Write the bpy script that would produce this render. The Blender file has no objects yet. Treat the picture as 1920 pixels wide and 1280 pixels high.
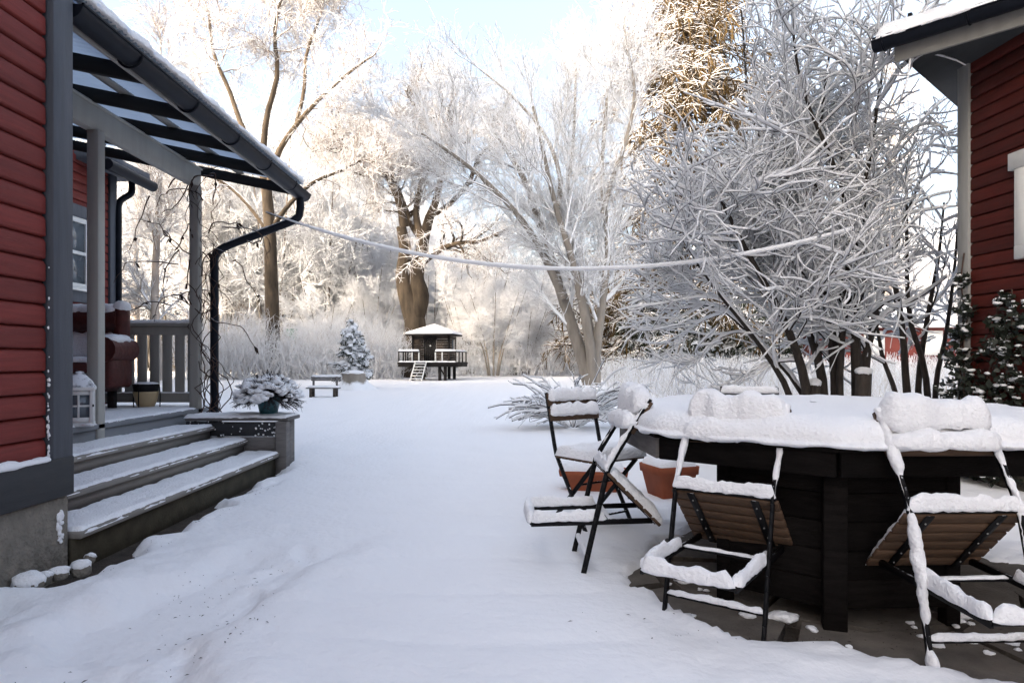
import bpy, math, random
import numpy as np
from mathutils import Vector
R_ = math.radians
rng = np.random.default_rng(7)
random.seed(7)
scene = bpy.context.scene
col = scene.collection
# ------------------------------------------------------------------ camera, sky, sun, exposure
H = 1.05                                    # eye height
FPX, HZ = 1280.0, 676.0                     # focal length in px of the 1920 frame, horizon row
cam = bpy.data.cameras.new('camera'); camo = bpy.data.objects.new('camera', cam); col.objects.link(camo)
cam.sensor_width = 36; cam.lens = 24; cam.clip_end = 2000; cam.clip_start = 0.05
cam.shift_y = (HZ-640)/1920
camo.location = (0, 0, H); camo.rotation_euler = (R_(90), 0, 0)
scene.camera = camo
SUN_EL, SUN_AZ = 23.0, 232.0                # azimuth clockwise from +Y (view axis): behind and to the left
w = bpy.data.worlds.new('World'); scene.world = w; w.use_nodes = True
nt = w.node_tree; bgn = nt.nodes['Background']
sky = nt.nodes.new('ShaderNodeTexSky'); sky.sky_type = 'NISHITA'; sky.sun_disc = False
sky.sun_elevation = R_(SUN_EL); sky.sun_rotation = R_(SUN_AZ); sky.air_density = 1.0; sky.dust_density = 10.0; sky.ozone_density = 1.0
hs = nt.nodes.new('ShaderNodeHueSaturation'); hs.inputs['Saturation'].default_value = 0.72
nt.links.new(sky.outputs[0], hs.inputs['Color']); nt.links.new(hs.outputs[0], bgn.inputs[0])
bgn.inputs[1].default_value = 0.15
sl = bpy.data.lights.new('sun', 'SUN'); so = bpy.data.objects.new('sun', sl); col.objects.link(so)
sl.energy = 0.85; sl.angle = R_(0.5); sl.color = (1.0, 0.78, 0.55)
a_ = R_(SUN_AZ); e_ = R_(SUN_EL)
so.rotation_euler = Vector((math.sin(a_)*math.cos(e_), math.cos(a_)*math.cos(e_), math.sin(e_))).to_track_quat('Z', 'Y').to_euler()
scene.view_settings.view_transform = 'Standard'; scene.view_settings.look = 'None'
scene.view_settings.exposure = 2.22; scene.view_settings.gamma = 1
scene.cycles.max_bounces = 6; scene.cycles.diffuse_bounces = 3; scene.cycles.transparent_max_bounces = 6
try: scene.cycles.use_denoising = True
except Exception: pass

def at(px, py, Y):                           # a point at depth Y that the photo shows at pixel (px, py)
    return np.array([(px-960)/FPX*Y, Y, H-(py-HZ)/FPX*Y])
# ------------------------------------------------------------------ materials
def N(nt, t, **kw):
    n = nt.nodes.new(t)
    for k, v in kw.items(): setattr(n, k, v)
    return n
def mat(name, c, rough=.6, var=.25, scale=8, stretch=(1,1,1), bump=.0, bscale=60, snow=None, spec=.3, snoise=6, metal=0, c2=None):
    """base colour broken up by noise; snow = (threshold, softness) lays snow on upward faces"""
    m = bpy.data.materials.new(name); m.use_nodes = True; nt = m.node_tree; L = nt.links.new
    b = nt.nodes['Principled BSDF']; b.inputs['Roughness'].default_value = rough; b.inputs['Specular IOR Level'].default_value = spec
    b.inputs['Metallic'].default_value = metal
    tc = N(nt, 'ShaderNodeTexCoord'); mp = N(nt, 'ShaderNodeMapping'); mp.inputs['Scale'].default_value = stretch
    gp = N(nt, 'ShaderNodeNewGeometry'); L(gp.outputs['Position'], mp.inputs[0])
    no = N(nt, 'ShaderNodeTexNoise'); no.inputs['Scale'].default_value = scale; no.inputs['Detail'].default_value = 6; L(mp.outputs[0], no.inputs[0])
    mx = N(nt, 'ShaderNodeMix', data_type='RGBA'); L(no.outputs[0], mx.inputs[0])
    c2 = c2 or tuple(x*(1-1.6*var) for x in c)
    mx.inputs[6].default_value = tuple(min(1, x*(1+var)) for x in c)+(1,); mx.inputs[7].default_value = tuple(max(0, x) for x in c2)+(1,)
    oi = N(nt, 'ShaderNodeObjectInfo'); mr0 = N(nt, 'ShaderNodeMapRange'); L(oi.outputs['Random'], mr0.inputs[0]); mr0.inputs[3].default_value = 1-.5*var; mr0.inputs[4].default_value = 1+.5*var
    ml = N(nt, 'ShaderNodeMix', data_type='RGBA', blend_type='MULTIPLY'); ml.inputs[0].default_value = 1; L(mx.outputs[2], ml.inputs[6]); L(mr0.outputs[0], ml.inputs[7])
    out = ml.outputs[2]
    if snow:
        g = N(nt, 'ShaderNodeNewGeometry'); sx = N(nt, 'ShaderNodeSeparateXYZ'); L(g.outputs['Normal'], sx.inputs[0])
        n2 = N(nt, 'ShaderNodeTexNoise'); n2.inputs['Scale'].default_value = snoise; n2.inputs['Detail'].default_value = 5; L(gp.outputs['Position'], n2.inputs[0])
        ad = N(nt, 'ShaderNodeMath', operation='MULTIPLY_ADD'); L(n2.outputs[0], ad.inputs[0]); ad.inputs[1].default_value = snow[2] if len(snow) > 2 else .8
        L(sx.outputs[2], ad.inputs[2])
        mr = N(nt, 'ShaderNodeMapRange'); L(ad.outputs[0], mr.inputs[0]); off = .5*(snow[2] if len(snow) > 2 else .8)
        mr.inputs[1].default_value = snow[0]+off; mr.inputs[2].default_value = snow[0]+off+snow[1]
        m2 = N(nt, 'ShaderNodeMix', data_type='RGBA'); L(mr.outputs[0], m2.inputs[0]); L(out, m2.inputs[6]); m2.inputs[7].default_value = (.86, .87, .89, 1)
        out = m2.outputs[2]
    L(out, b.inputs['Base Color'])
    if bump:
        n3 = N(nt, 'ShaderNodeTexNoise'); n3.inputs['Scale'].default_value = bscale; n3.inputs['Detail'].default_value = 4; L(mp.outputs[0], n3.inputs[0])
        bp = N(nt, 'ShaderNodeBump'); bp.inputs['Strength'].default_value = bump; bp.inputs['Distance'].default_value = .02; L(n3.outputs[0], bp.inputs['Height']); L(bp.outputs[0], b.inputs['Normal'])
    return m
M = {}
def snow_mat(name, transl=0):
    m = mat(name, (.89, .895, .91), .75, .02, 3, bump=.6, bscale=70, spec=.12)
    if transl:
        nt = m.node_tree; b = nt.nodes['Principled BSDF']; o = nt.nodes['Material Output']
        t = N(nt, 'ShaderNodeBsdfTranslucent'); t.inputs[0].default_value = (.8, .86, .95, 1); mx = N(nt, 'ShaderNodeMixShader'); mx.inputs[0].default_value = transl
        nt.links.new(b.outputs[0], mx.inputs[1]); nt.links.new(t.outputs[0], mx.inputs[2]); nt.links.new(mx.outputs[0], o.inputs[0])
    return m
M['snow'] = snow_mat('snow'); M['snow_thin'] = snow_mat('snow_thin', .85)
M['ground_snow'] = mat('ground_snow', (.89, .895, .91), .8, .015, 2, bump=.5, bscale=22, spec=.12)
M['earth'] = mat('earth', (.075, .06, .048), .95, .5, 14, bump=.8, bscale=90)
M['flag'] = mat('flagstone', (.12, .105, .09), .9, .4, 9, bump=.5, bscale=70)
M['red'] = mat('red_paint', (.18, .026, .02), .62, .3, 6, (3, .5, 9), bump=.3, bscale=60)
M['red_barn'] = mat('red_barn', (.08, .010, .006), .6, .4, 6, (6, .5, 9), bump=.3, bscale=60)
M['trim'] = mat('slate_trim', (.082, .09, .108), .6, .25, 10, (3, 3, .3), bump=.15, bscale=90)
M['sill'] = mat('dark_sill', (.032, .034, .038), .7, .3, 10, (1, .2, 2), bump=.2)
M['concrete'] = mat('plinth', (.20, .18, .15), .95, .35, 16, bump=1.0, bscale=45)
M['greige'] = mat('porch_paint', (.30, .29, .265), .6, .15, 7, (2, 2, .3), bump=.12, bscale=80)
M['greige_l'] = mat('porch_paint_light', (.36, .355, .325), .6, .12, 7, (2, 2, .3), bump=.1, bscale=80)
M['rafter'] = mat('rafter', (.012, .012, .012), .85, .25, 8, (.3, 2, 2))
M['stepwood'] = mat('step_wood', (.27, .25, .225), .75, .25, 9, (3, .3, 3), bump=.25, bscale=70)
M['deckpaint'] = mat('deck_paint', (.20, .21, .225), .6, .2, 7, (2, .3, 2))
M['mossy'] = mat('mossy_wood', (.07, .06, .04), .9, .4, 10, bump=.4)
M['gutter'] = mat('gutter_black', (.008, .010, .016), .45, .3, 12, spec=.12, snow=(.93, .05, .5), snoise=30)
M['white'] = mat('white_paint', (.72, .72, .70), .55, .08, 9)
M['barn_white'] = mat('barn_trim', (.30, .30, .29), .7, .18, 8, (2, 2, .3), bump=.15)
M['glass'] = mat('glass', (.10, .12, .14), .06, .2, 3, spec=.8)
M['iron'] = mat('black_iron', (.008, .008, .009), .5, .2, 20, spec=.15, snow=(.9, .1, .9), snoise=60)
M['slat'] = mat('oiled_slat', (.10, .058, .034), .65, .4, 12, (.6, 6, 6), bump=.15, bscale=60)
M['tablewood'] = mat('table_wood', (.009, .0075, .007), .8, .6, 9, (1, 1, 6), bump=.5, bscale=40, spec=.06)
M['greywood'] = mat('weathered_and_lit_wood', (.17, .16, .155), .8, .35, 8, (1, 1, 6), bump=.35, bscale=50)  # weathered wood; on the table's return boards its grey stands for light
M['terracotta'] = mat('terracotta', (.36, .10, .045), .75, .25, 9, bump=.1)
M['teal'] = mat('teal_glaze', (.02, .10, .12), .3, .4, 8, spec=.5)
M['beige'] = mat('beige_glaze', (.50, .38, .22), .45, .12, 6)
M['leather'] = mat('burgundy_leather', (.085, .022, .018), .5, .4, 14, bump=.3, bscale=25, snow=(.72, .25, .9), snoise=25)
M['tin'] = mat('lantern_tin', (.05, .05, .055), .5, .3, 9, snow=(.55, .2, .9), snoise=25)
M['vine'] = mat('vine_bark', (.08, .05, .04), .9, .3, 20, snow=(.75, .2, .6), snoise=40)
M['deadleaf'] = mat('dead_leaf', (.03, .018, .014), .8, .4, 10)
M['bark_near'] = mat('bark_near', (.055, .045, .038), .9, .5, 25, (1, 1, .3), bump=.8, bscale=60, snow=(.75, .2, .9), snoise=14)
M['twig_near'] = mat('twig_near', (.035, .026, .022), .8, .3, 20)
M['bark_linden'] = mat('bark_linden', (.27, .24, .205), .9, .35, 5, (1, 1, .25), bump=.7, bscale=25, snow=(.35, .2, .7), snoise=5)
M['bark_oak'] = mat('bark_oak', (.105, .08, .056), .9, .7, 4, (1, 1, .25), bump=.8, bscale=20, snow=(.5, .2, .8), snoise=4)
M['bark_birch'] = mat('bark_birch', (.45, .40, .36), .8, .4, 3, (1, 1, .35), c2=(.12, .09, .07), snow=(.6, .2, .6), snoise=4)
M['frost_twig'] = mat('frosted_twig', (.26, .22, .19), .85, .3, 3, snow=(-.85, .5, .7), snoise=3)
M['frost_twig_warm'] = mat('frosted_twig_warm', (.27, .20, .15), .85, .3, 3, snow=(-.6, .55, .8), snoise=3)
M['frost_white'] = mat('hoar_twig', (.40, .35, .31), .85, .3, 2, snow=(-1.05, .5, .6), snoise=2)
M['thicket'] = mat('thicket_twig', (.42, .34, .28), .85, .35, 1.5, snow=(-.9, .6, .8), snoise=1.5)
M['reed'] = mat('frosted_reed', (.52, .44, .33), .85, .25, 2, snow=(-.6, .7, .9), snoise=3)
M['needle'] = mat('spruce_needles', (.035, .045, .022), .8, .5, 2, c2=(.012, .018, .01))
M['needle_sunlit'] = mat('spruce_sunlit', (.19, .115, .036), .8, .6, .7, c2=(.035, .03, .014), snow=(.35, .35, .9), snoise=2)  # low sun on green needles, painted in as a gold colour
M['trunk_dark'] = mat('spruce_trunk', (.06, .045, .035), .9, .4, 6)
M['heather'] = mat('heather', (.035, .03, .032), .85, .5, 30)
M['ivy'] = mat('ivy_leaf', (.02, .028, .016), .5, .5, 12, spec=.4)
M['play'] = mat('playhouse_wood', (.022, .019, .018), .8, .5, 5, (1, 1, 6))
M['play_light'] = mat('playhouse_plank', (.07, .055, .045), .8, .5, 5, (1, 1, 6))
M['far_red'] = mat('far_red', (.14, .032, .026), .8, .2, 4)
M['green'] = mat('green_paint', (.02, .18, .11), .6, .2, 5)
def sheet_mat():
    m = mat('corrugated_plastic', (.50, .56, .64), .45, .06, 3); nt = m.node_tree; b = nt.nodes['Principled BSDF']; o = nt.nodes['Material Output']
    t = N(nt, 'ShaderNodeBsdfTranslucent'); t.inputs[0].default_value = (.40, .47, .56, 1); mx = N(nt, 'ShaderNodeMixShader'); mx.inputs[0].default_value = .85
    nt.links.new(b.outputs[0], mx.inputs[1]); nt.links.new(t.outputs[0], mx.inputs[2]); nt.links.new(mx.outputs[0], o.inputs[0]); return m
M['sheet'] = sheet_mat()
# ------------------------------------------------------------------ mesh helpers
def hash3(ix, iy, iz, s=0):
    h = (ix.astype(np.int64)*374761393 + iy.astype(np.int64)*668265263 + iz.astype(np.int64)*2147483647 + s*974711) & 0xffffffff
    h = ((h ^ (h >> 13))*1274126177) & 0xffffffff
    h = ((h ^ (h >> 16))*2246822519) & 0xffffffff
    return ((h ^ (h >> 15)) & 0xffff)/65535.0
def noise3(p, s=0):
    p = np.asarray(p, float); i = np.floor(p).astype(np.int64); f = p-i; f = f*f*(3-2*f); r = 0
    for dx in (0, 1):
        for dy in (0, 1):
            for dz in (0, 1):
                wgt = (f[..., 0] if dx else 1-f[..., 0])*(f[..., 1] if dy else 1-f[..., 1])*(f[..., 2] if dz else 1-f[..., 2])
                r = r+wgt*hash3(i[..., 0]+dx, i[..., 1]+dy, i[..., 2]+dz, s)
    return r*2-1
def fbm(p, sc, oct=4, s=0):
    p = np.asarray(p, float); r = 0; a = 1
    for k in range(oct): r = r+a*noise3(p*sc*2**k+17.3*k, s+k); a *= .5
    return r
def sstep(a, b, x): t = np.clip((x-a)/(b-a), 0, 1); return t*t*(3-2*t)
def link(me, name, m, parent=None, loc=(0, 0, 0)):
    o = bpy.data.objects.new(name, me); col.objects.link(o); o.location = loc
    if m is not None and not len(me.materials): me.materials.append(m if not isinstance(m, str) else M[m])
    if parent is not None: o.parent = parent
    return o
def mesh(name, parts, smooth=False):
    """parts: list of (V[n,3], F[m,k]) with k = 3 or 4"""
    Vs, loops, tot, n = [], [], [], 0
    for V, F in parts:
        V = np.asarray(V, np.float32).reshape(-1, 3); F = np.asarray(F, np.int32)
        Vs.append(V); loops.append((F+n).ravel()); tot.append(np.full(len(F), F.shape[1], np.int32)); n += len(V)
    V = np.concatenate(Vs); lo = np.concatenate(loops); tot = np.concatenate(tot)
    me = bpy.data.meshes.new(name); me.vertices.add(len(V)); me.vertices.foreach_set('co', V.ravel())
    me.loops.add(len(lo)); me.loops.foreach_set('vertex_index', lo)
    me.polygons.add(len(tot)); st = np.zeros(len(tot), np.int32); st[1:] = np.cumsum(tot)[:-1]
    me.polygons.foreach_set('loop_start', st); me.polygons.foreach_set('loop_total', tot)
    if smooth: me.polygons.foreach_set('use_smooth', np.ones(len(tot), bool))
    me.update(calc_edges=True); return me
def part(name, parts, m, parent=None, smooth=False, base=None):
    if base is not None: parts = [(np.asarray(V, float).reshape(-1, 3)-np.asarray(base, float), F) for V, F in parts]
    o = link(mesh(name, parts, smooth), name, m, parent)
    if parent is not None and ('snow' in name or name in ('branches', 'crown_twigs', 'foliage', 'leaves', 'stems', 'dry_leaves', 'rivets')): o['kind'] = 'stuff'
    return o
def empty(name, loc, label=None, cat=None, group=None, kind=None):
    o = bpy.data.objects.new(name, None); col.objects.link(o); o.location = loc; o.empty_display_size = .1
    tag(o, label, cat, group, kind); return o
def tag(o, label=None, cat=None, group=None, kind=None):
    for k, v in (('label', label), ('category', cat), ('group', group), ('kind', kind)):
        if v: o[k] = v
    return o
CUBE_F = np.array([[0, 3, 2, 1], [4, 5, 6, 7], [0, 1, 5, 4], [1, 2, 6, 5], [2, 3, 7, 6], [3, 0, 4, 7]])
def box(x0, x1, y0, y1, z0, z1, bev=0):
    if not bev:
        return (np.array([[x0, y0, z0], [x1, y0, z0], [x1, y1, z0], [x0, y1, z0], [x0, y0, z1], [x1, y0, z1], [x1, y1, z1], [x0, y1, z1]], float), CUBE_F)
    b = min(bev, (x1-x0)*.45, (y1-y0)*.45, (z1-z0)*.45); V, F = [], []
    # chamfered box: 24 verts (3 per corner)
    idx = {}
    for cx in (0, 1):
        for cy in (0, 1):
            for cz in (0, 1):
                X = (x0, x1)[cx]; Y = (y0, y1)[cy]; Z = (z0, z1)[cz]; sx, sy, sz = (1, -1)[cx], (1, -1)[cy], (1, -1)[cz]
                idx[cx, cy, cz] = len(V)
                V += [[X, Y+sy*b, Z+sz*b], [X+sx*b, Y, Z+sz*b], [X+sx*b, Y+sy*b, Z]]
    g = lambda c, k: idx[c]+k
    Q = []; T = []
    for s in (0, 1):
        q = [g((s, 0, 0), 0), g((s, 1, 0), 0), g((s, 1, 1), 0), g((s, 0, 1), 0)]; Q.append(q if s else q[::-1])
        q = [g((0, s, 0), 1), g((1, s, 0), 1), g((1, s, 1), 1), g((0, s, 1), 1)]; Q.append(q[::-1] if s else q)
        q = [g((0, 0, s), 2), g((1, 0, s), 2), g((1, 1, s), 2), g((0, 1, s), 2)]; Q.append(q if s else q[::-1])
    for a in (0, 1):
        for c in (0, 1):
            Q.append([g((0, a, c), 1), g((1, a, c), 1), g((1, a, c), 2), g((0, a, c), 2)])
            Q.append([g((a, 0, c), 0), g((a, 1, c), 0), g((a, 1, c), 2), g((a, 0, c), 2)])
            Q.append([g((a, c, 0), 0), g((a, c, 1), 0), g((a, c, 1), 1), g((a, c, 0), 1)])
    V = np.array(V, float); Q = np.array(Q)
    # orient outward
    cen = V.mean(0); A = V[Q]; nrm = np.cross(A[:, 1]-A[:, 0], A[:, 2]-A[:, 0]); fl = ((A.mean(1)-cen)*nrm).sum(1) < 0; Q[fl] = Q[fl][:, ::-1]
    for c in idx: T.append([idx[c], idx[c]+1, idx[c]+2])
    T = np.array(T); A = V[T]; nrm = np.cross(A[:, 1]-A[:, 0], A[:, 2]-A[:, 0]); fl = ((A.mean(1)-cen)*nrm).sum(1) < 0; T[fl] = T[fl][:, ::-1]
    return [(V, Q), (V, T)]
def boxes(*bs):
    out = []
    for b in bs: out += b if isinstance(b, list) else [b]
    return out
def xform(parts, M4):
    M4 = np.array(M4, float); return [(np.asarray(V)@M4[:3, :3].T+M4[:3, 3], F) for V, F in parts]
def frame(o, ax, ay, az):
    m = np.eye(4); m[:3, 0] = ax; m[:3, 1] = ay; m[:3, 2] = az; m[:3, 3] = o; return m
def unit(v): v = np.asarray(v, float); return v/(np.linalg.norm(v, axis=-1, keepdims=True)+1e-9)
def bar(p, q, wd, th, up=(0, 0, 1), bev=.002):
    """rectangular bar from p to q: wd across, th along up"""
    p = np.asarray(p, float); q = np.asarray(q, float); t = unit(q-p); s = np.cross(t, up)
    if np.linalg.norm(s) < 1e-3: s = np.cross(t, (1, 0, 0))
    s = unit(s); u = np.cross(s, t); L = np.linalg.norm(q-p)
    return xform(boxes(box(0, L, -wd/2, wd/2, -th/2, th/2, bev)), frame(p, t, s, u))
def tubes(P, Rr, sides=3, cap=False):
    P = np.asarray(P, float); Rr = np.asarray(Rr, float)
    if P.ndim == 2: P = P[None]; Rr = np.broadcast_to(Rr, P.shape[:2])
    n, k = P.shape[:2]; t = unit(np.gradient(P, axis=1)); mt = unit(t.mean(1))
    ref = np.where(np.abs(mt[:, 2:3]) > .8, np.array([[1., 0, 0]]), np.array([[0, 0, 1.]]))[:, None]
    u = unit(np.cross(t, ref)); v = np.cross(u, t)
    a = np.arange(sides)*2*math.pi/sides+math.pi/2
    V = P[:, :, None]+Rr[:, :, None, None]*(np.cos(a)[None, None, :, None]*u[:, :, None]+np.sin(a)[None, None, :, None]*v[:, :, None])
    b = (np.arange(n)[:, None, None]*k+np.arange(k-1)[None, :, None])*sides; j = np.arange(sides)[None, None]; j2 = (j+1) % sides
    F = np.stack([b+j, b+j2, b+sides+j2, b+sides+j], -1).reshape(-1, 4)
    out = [(V.reshape(-1, 3), F)]
    if cap:
        for e, o in ((0, 1), (k-1, -1)):
            for i in range(n):
                ring = V[i, e][::o]; c = ring.mean(0); VV = np.vstack([ring, c]); out.append((VV, np.array([[s, (s+1) % sides, sides] for s in range(sides)])))
    return out
def resample(P, step):
    P = np.asarray(P, float); d = np.r_[0, np.cumsum(np.linalg.norm(np.diff(P, axis=0), axis=1))]; n = max(3, int(d[-1]/step)+1)
    s = np.linspace(0, d[-1], n); return np.stack([np.interp(s, d, P[:, i]) for i in range(3)], 1)
def smoothpath(P, n=24):
    P = np.asarray(P, float); k = len(P); Q = np.vstack([2*P[0]-P[1], P, 2*P[-1]-P[-2]]); out = []
    for t in np.linspace(0, k-1, n):
        i = min(int(t), k-2); f = t-i; a, b, c, d = Q[i:i+4]
        out.append(.5*(2*b+(c-a)*f+(2*a-5*b+4*c-d)*f*f+(3*b-a-3*c+d)*f**3))
    return np.array(out)
def ridge(P, wd, ht, step=.024, lump=.25, nsc=14, up=(0, 0, 1), prof=9, drop=.25, seed=0, taper=True, gap=0):
    """snow lying along a path: rounded cross-section wd wide, ht high, lumpy, ends rounded; drop = how far its flanks hang below the path"""
    P = resample(P, step); n = len(P); t = unit(np.gradient(P, axis=0)); up = np.asarray(up, float)
    s = np.cross(t, up); s = np.where(np.linalg.norm(s, axis=1, keepdims=True) < .15, np.cross(t, (.3, 1, .1)), s); s = unit(s); u = np.cross(s, t)
    u = np.where((u@up)[:, None] < 0, -u, u)
    L = np.linalg.norm(np.diff(P, axis=0), axis=1).sum(); d = np.linspace(0, L, n); e = np.minimum(d, L-d)/(max(ht, wd)*.55)
    tp = np.sqrt(np.clip(1-(1-np.clip(e, 0, 1))**2, 0.0, 1)) if taper else np.ones(n)
    k = np.stack([P[:, 0], P[:, 1], P[:, 2]], 1); nw = 1+lump*fbm(k, nsc, 3, seed); nh = 1+lump*1.2*fbm(k, nsc*.8, 3, seed+9)
    if gap: tp = tp*np.clip(.15+1.4*(fbm(k, 7, 3, seed+31)+.9-gap), .05, 1)
    a = np.linspace(-.12*math.pi, 1.12*math.pi, prof)
    ca = np.cos(a); sa = np.sin(a); ca = np.sign(ca)*np.abs(ca)**.8; sa = np.where(sa < 0, sa*drop*2.2, np.abs(sa)**.85)
    V = P[:, None]+s[:, None]*(ca[None]*(wd/2*nw*(.35+.65*tp))[:, None])[..., None]+u[:, None]*(sa[None]*(ht*nh*tp)[:, None])[..., None]
    V = V+((.03+lump*.15)*ht*fbm(V.reshape(-1, 3), nsc*3.2, 3, seed+3).reshape(V.shape[:2]))[..., None]*u[:, None]
    b = np.arange(n-1)[:, None]*prof; j = np.arange(prof)[None]; j2 = (j+1) % prof
    F = np.stack([b+j, b+prof+j, b+prof+j2, b+j2], -1).reshape(-1, 4)
    caps = [np.arange(prof)[::-1], (n-1)*prof+np.arange(prof)]
    out = [(V.reshape(-1, 3), F)]
    for e_, idx in enumerate(caps):
        ring = V.reshape(-1, 3)[idx]; c = ring.mean(0); out.append((np.vstack([ring, c]), np.array([[q, (q+1) % prof, prof] for q in range(prof)])))
    return out
def patch(o, ax, ay, lx, ly, th, step=.025, edge=.03, lump=.25, nsc=9, fray=0., seed=0, up=(0, 0, 1), sag=.0):
    """snow sheet on a rectangle: o corner, ax/ay unit axes, lx/ly sizes, th thickness; rounded edges, frayed where fray > 0"""
    nx = max(5, int(lx/step)); ny = max(5, int(ly/step)); X, Y = np.meshgrid(np.linspace(0, lx, nx), np.linspace(0, ly, ny), indexing='ij')
    o = np.asarray(o, float); ax = np.asarray(ax, float); ay = np.asarray(ay, float); up = np.asarray(up, float)
    B = o+X[..., None]*ax+Y[..., None]*ay
    e = np.minimum(np.minimum(X, lx-X), np.minimum(Y, ly-Y)); q = np.clip(e/edge, 0, 1); pr = np.sqrt(np.clip(1-(1-q)**2, 0, 1))
    h = th*pr*(1+lump*fbm(B, nsc, 4, seed))-sag*(1-q)
    if fray: h = h-fray*th*np.clip(fbm(B, nsc*2.2, 4, seed+5)*.9-.1-.9*q*(1-.5*fray)+.55, 0, 2)*2
    Vt = B+up*h[..., None]; i = np.arange(nx-1)[:, None]*ny+np.arange(ny-1)[None]
    F = np.stack([i, i+ny, i+ny+1, i+1], -1).reshape(-1, 4)
    nrm = np.cross(ax, ay)
    if nrm@up < 0: F = F[:, ::-1]
    return [(Vt.reshape(-1, 3), F)]
def blob(c, r, seed=0, n=10, m=7, lump=.3):
    c = np.asarray(c, float); r = np.broadcast_to(np.asarray(r, float), (3,)); th = np.linspace(0, 2*math.pi, n, endpoint=False); ph = np.linspace(0, math.pi, m)
    D = np.stack([np.sin(ph)[:, None]*np.cos(th)[None], np.sin(ph)[:, None]*np.sin(th)[None], np.repeat(np.cos(ph)[:, None], n, 1)], -1)
    V = c+D*r*(1+lump*fbm(D+c*3.1, 1.6, 3, seed))[..., None]
    i = np.arange(m-1)[:, None]*n; j = np.arange(n)[None]; j2 = (j+1) % n; F = np.stack([i+j, i+n+j, i+n+j2, i+j2], -1).reshape(-1, 4)
    return (V.reshape(-1, 3), F)
def lathe(c, prof, n=20):
    c = np.asarray(c, float); a = np.linspace(0, 2*math.pi, n, endpoint=False); prof = np.asarray(prof, float)
    V = np.stack([prof[:, 0:1]*np.cos(a), prof[:, 0:1]*np.sin(a), np.repeat(prof[:, 1:2], n, 1)], -1)+c; k = len(prof)
    i = np.arange(k-1)[:, None]*n; j = np.arange(n)[None]; j2 = (j+1) % n
    return (V.reshape(-1, 3), np.stack([i+j, i+j2, i+n+j2, i+n+j], -1).reshape(-1, 4))
# ---- branching
def kids(P, Rr, N_, t0, t1, ang, ln, K=4, wig=.18, trop=0., rf=.6, rmin=.004, fall=.5, flat=0., g=rng, bend=0.):
    n, k = P.shape[:2]; seg = np.linalg.norm(np.diff(P, axis=1), axis=2).sum(1); pr = seg/seg.sum()
    i = g.choice(n, N_, p=pr); t = t0+(t1-t0)*g.random(N_)**.9; x = t*(k-1); a = np.minimum(x.astype(int), k-2); f = (x-a)[:, None]
    p0 = P[i, a]*(1-f)+P[i, a+1]*f; r0 = Rr[i, a]*(1-f[:, 0])+Rr[i, a+1]*f[:, 0]; tg = unit(P[i, a+1]-P[i, a])
    rd = g.normal(size=(N_, 3)); rd[:, 2] *= 1-flat; pe = unit(rd-(rd*tg).sum(1, keepdims=True)*tg)
    an = np.radians(ang[0]+(ang[1]-ang[0])*g.random(N_))[:, None]; d = unit(tg*np.cos(an)+pe*np.sin(an))
    L = (ln[0]+(ln[1]-ln[0])*g.random(N_))*(1-fall*t); st = L/(K-1); Q = [p0]; bv = bend*g.normal(size=(N_, 3))
    for q in range(K-1):
        d = unit(d+wig*g.normal(size=(N_, 3))+bv+np.array([0, 0, trop])); Q.append(Q[-1]+d*st[:, None])
    Q = np.stack(Q, 1); r = np.maximum(r0*rf, rmin)[:, None]*np.linspace(1, .35, K)[None]; return Q, r
def snow_on(P, Rr, th, sides=5, lump=.25, sd=0):
    t = unit(np.gradient(P, axis=1)); h = np.sqrt(np.clip(1-t[..., 2]**2, 0, 1)); h = np.clip((h-.12)/.88, 0.02, 1)
    nz = (1+1.5*lump*noise3(P*7., sd))*(.7+.6*hash3(np.arange(len(P)), np.arange(len(P))*7, np.arange(len(P))*3))[:, None]
    r = (np.minimum(Rr, th*1.2)*.7+th*.5*nz)*h**.7; Q = P.copy(); Q[..., 2] += (Rr*.75+th*.45*nz)*h
    r *= np.linspace(1.1, .7, r.shape[1])[None]; return tubes(Q, r, sides)
def stem(pts, r0, r1, n=14, wob=.0):
    P = smoothpath(np.array(pts, float), n); P = P+wob*fbm(P, .7, 2)[:, None]*np.array([1, .6, 0]); return P[None], np.linspace(r0, r1, n)[None]
def cat(L): return np.concatenate([a for a, b in L]), np.concatenate([b for a, b in L])
def grounded(px, Y, z=0): p = at(px, HZ, Y); p[2] = z; return p
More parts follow.
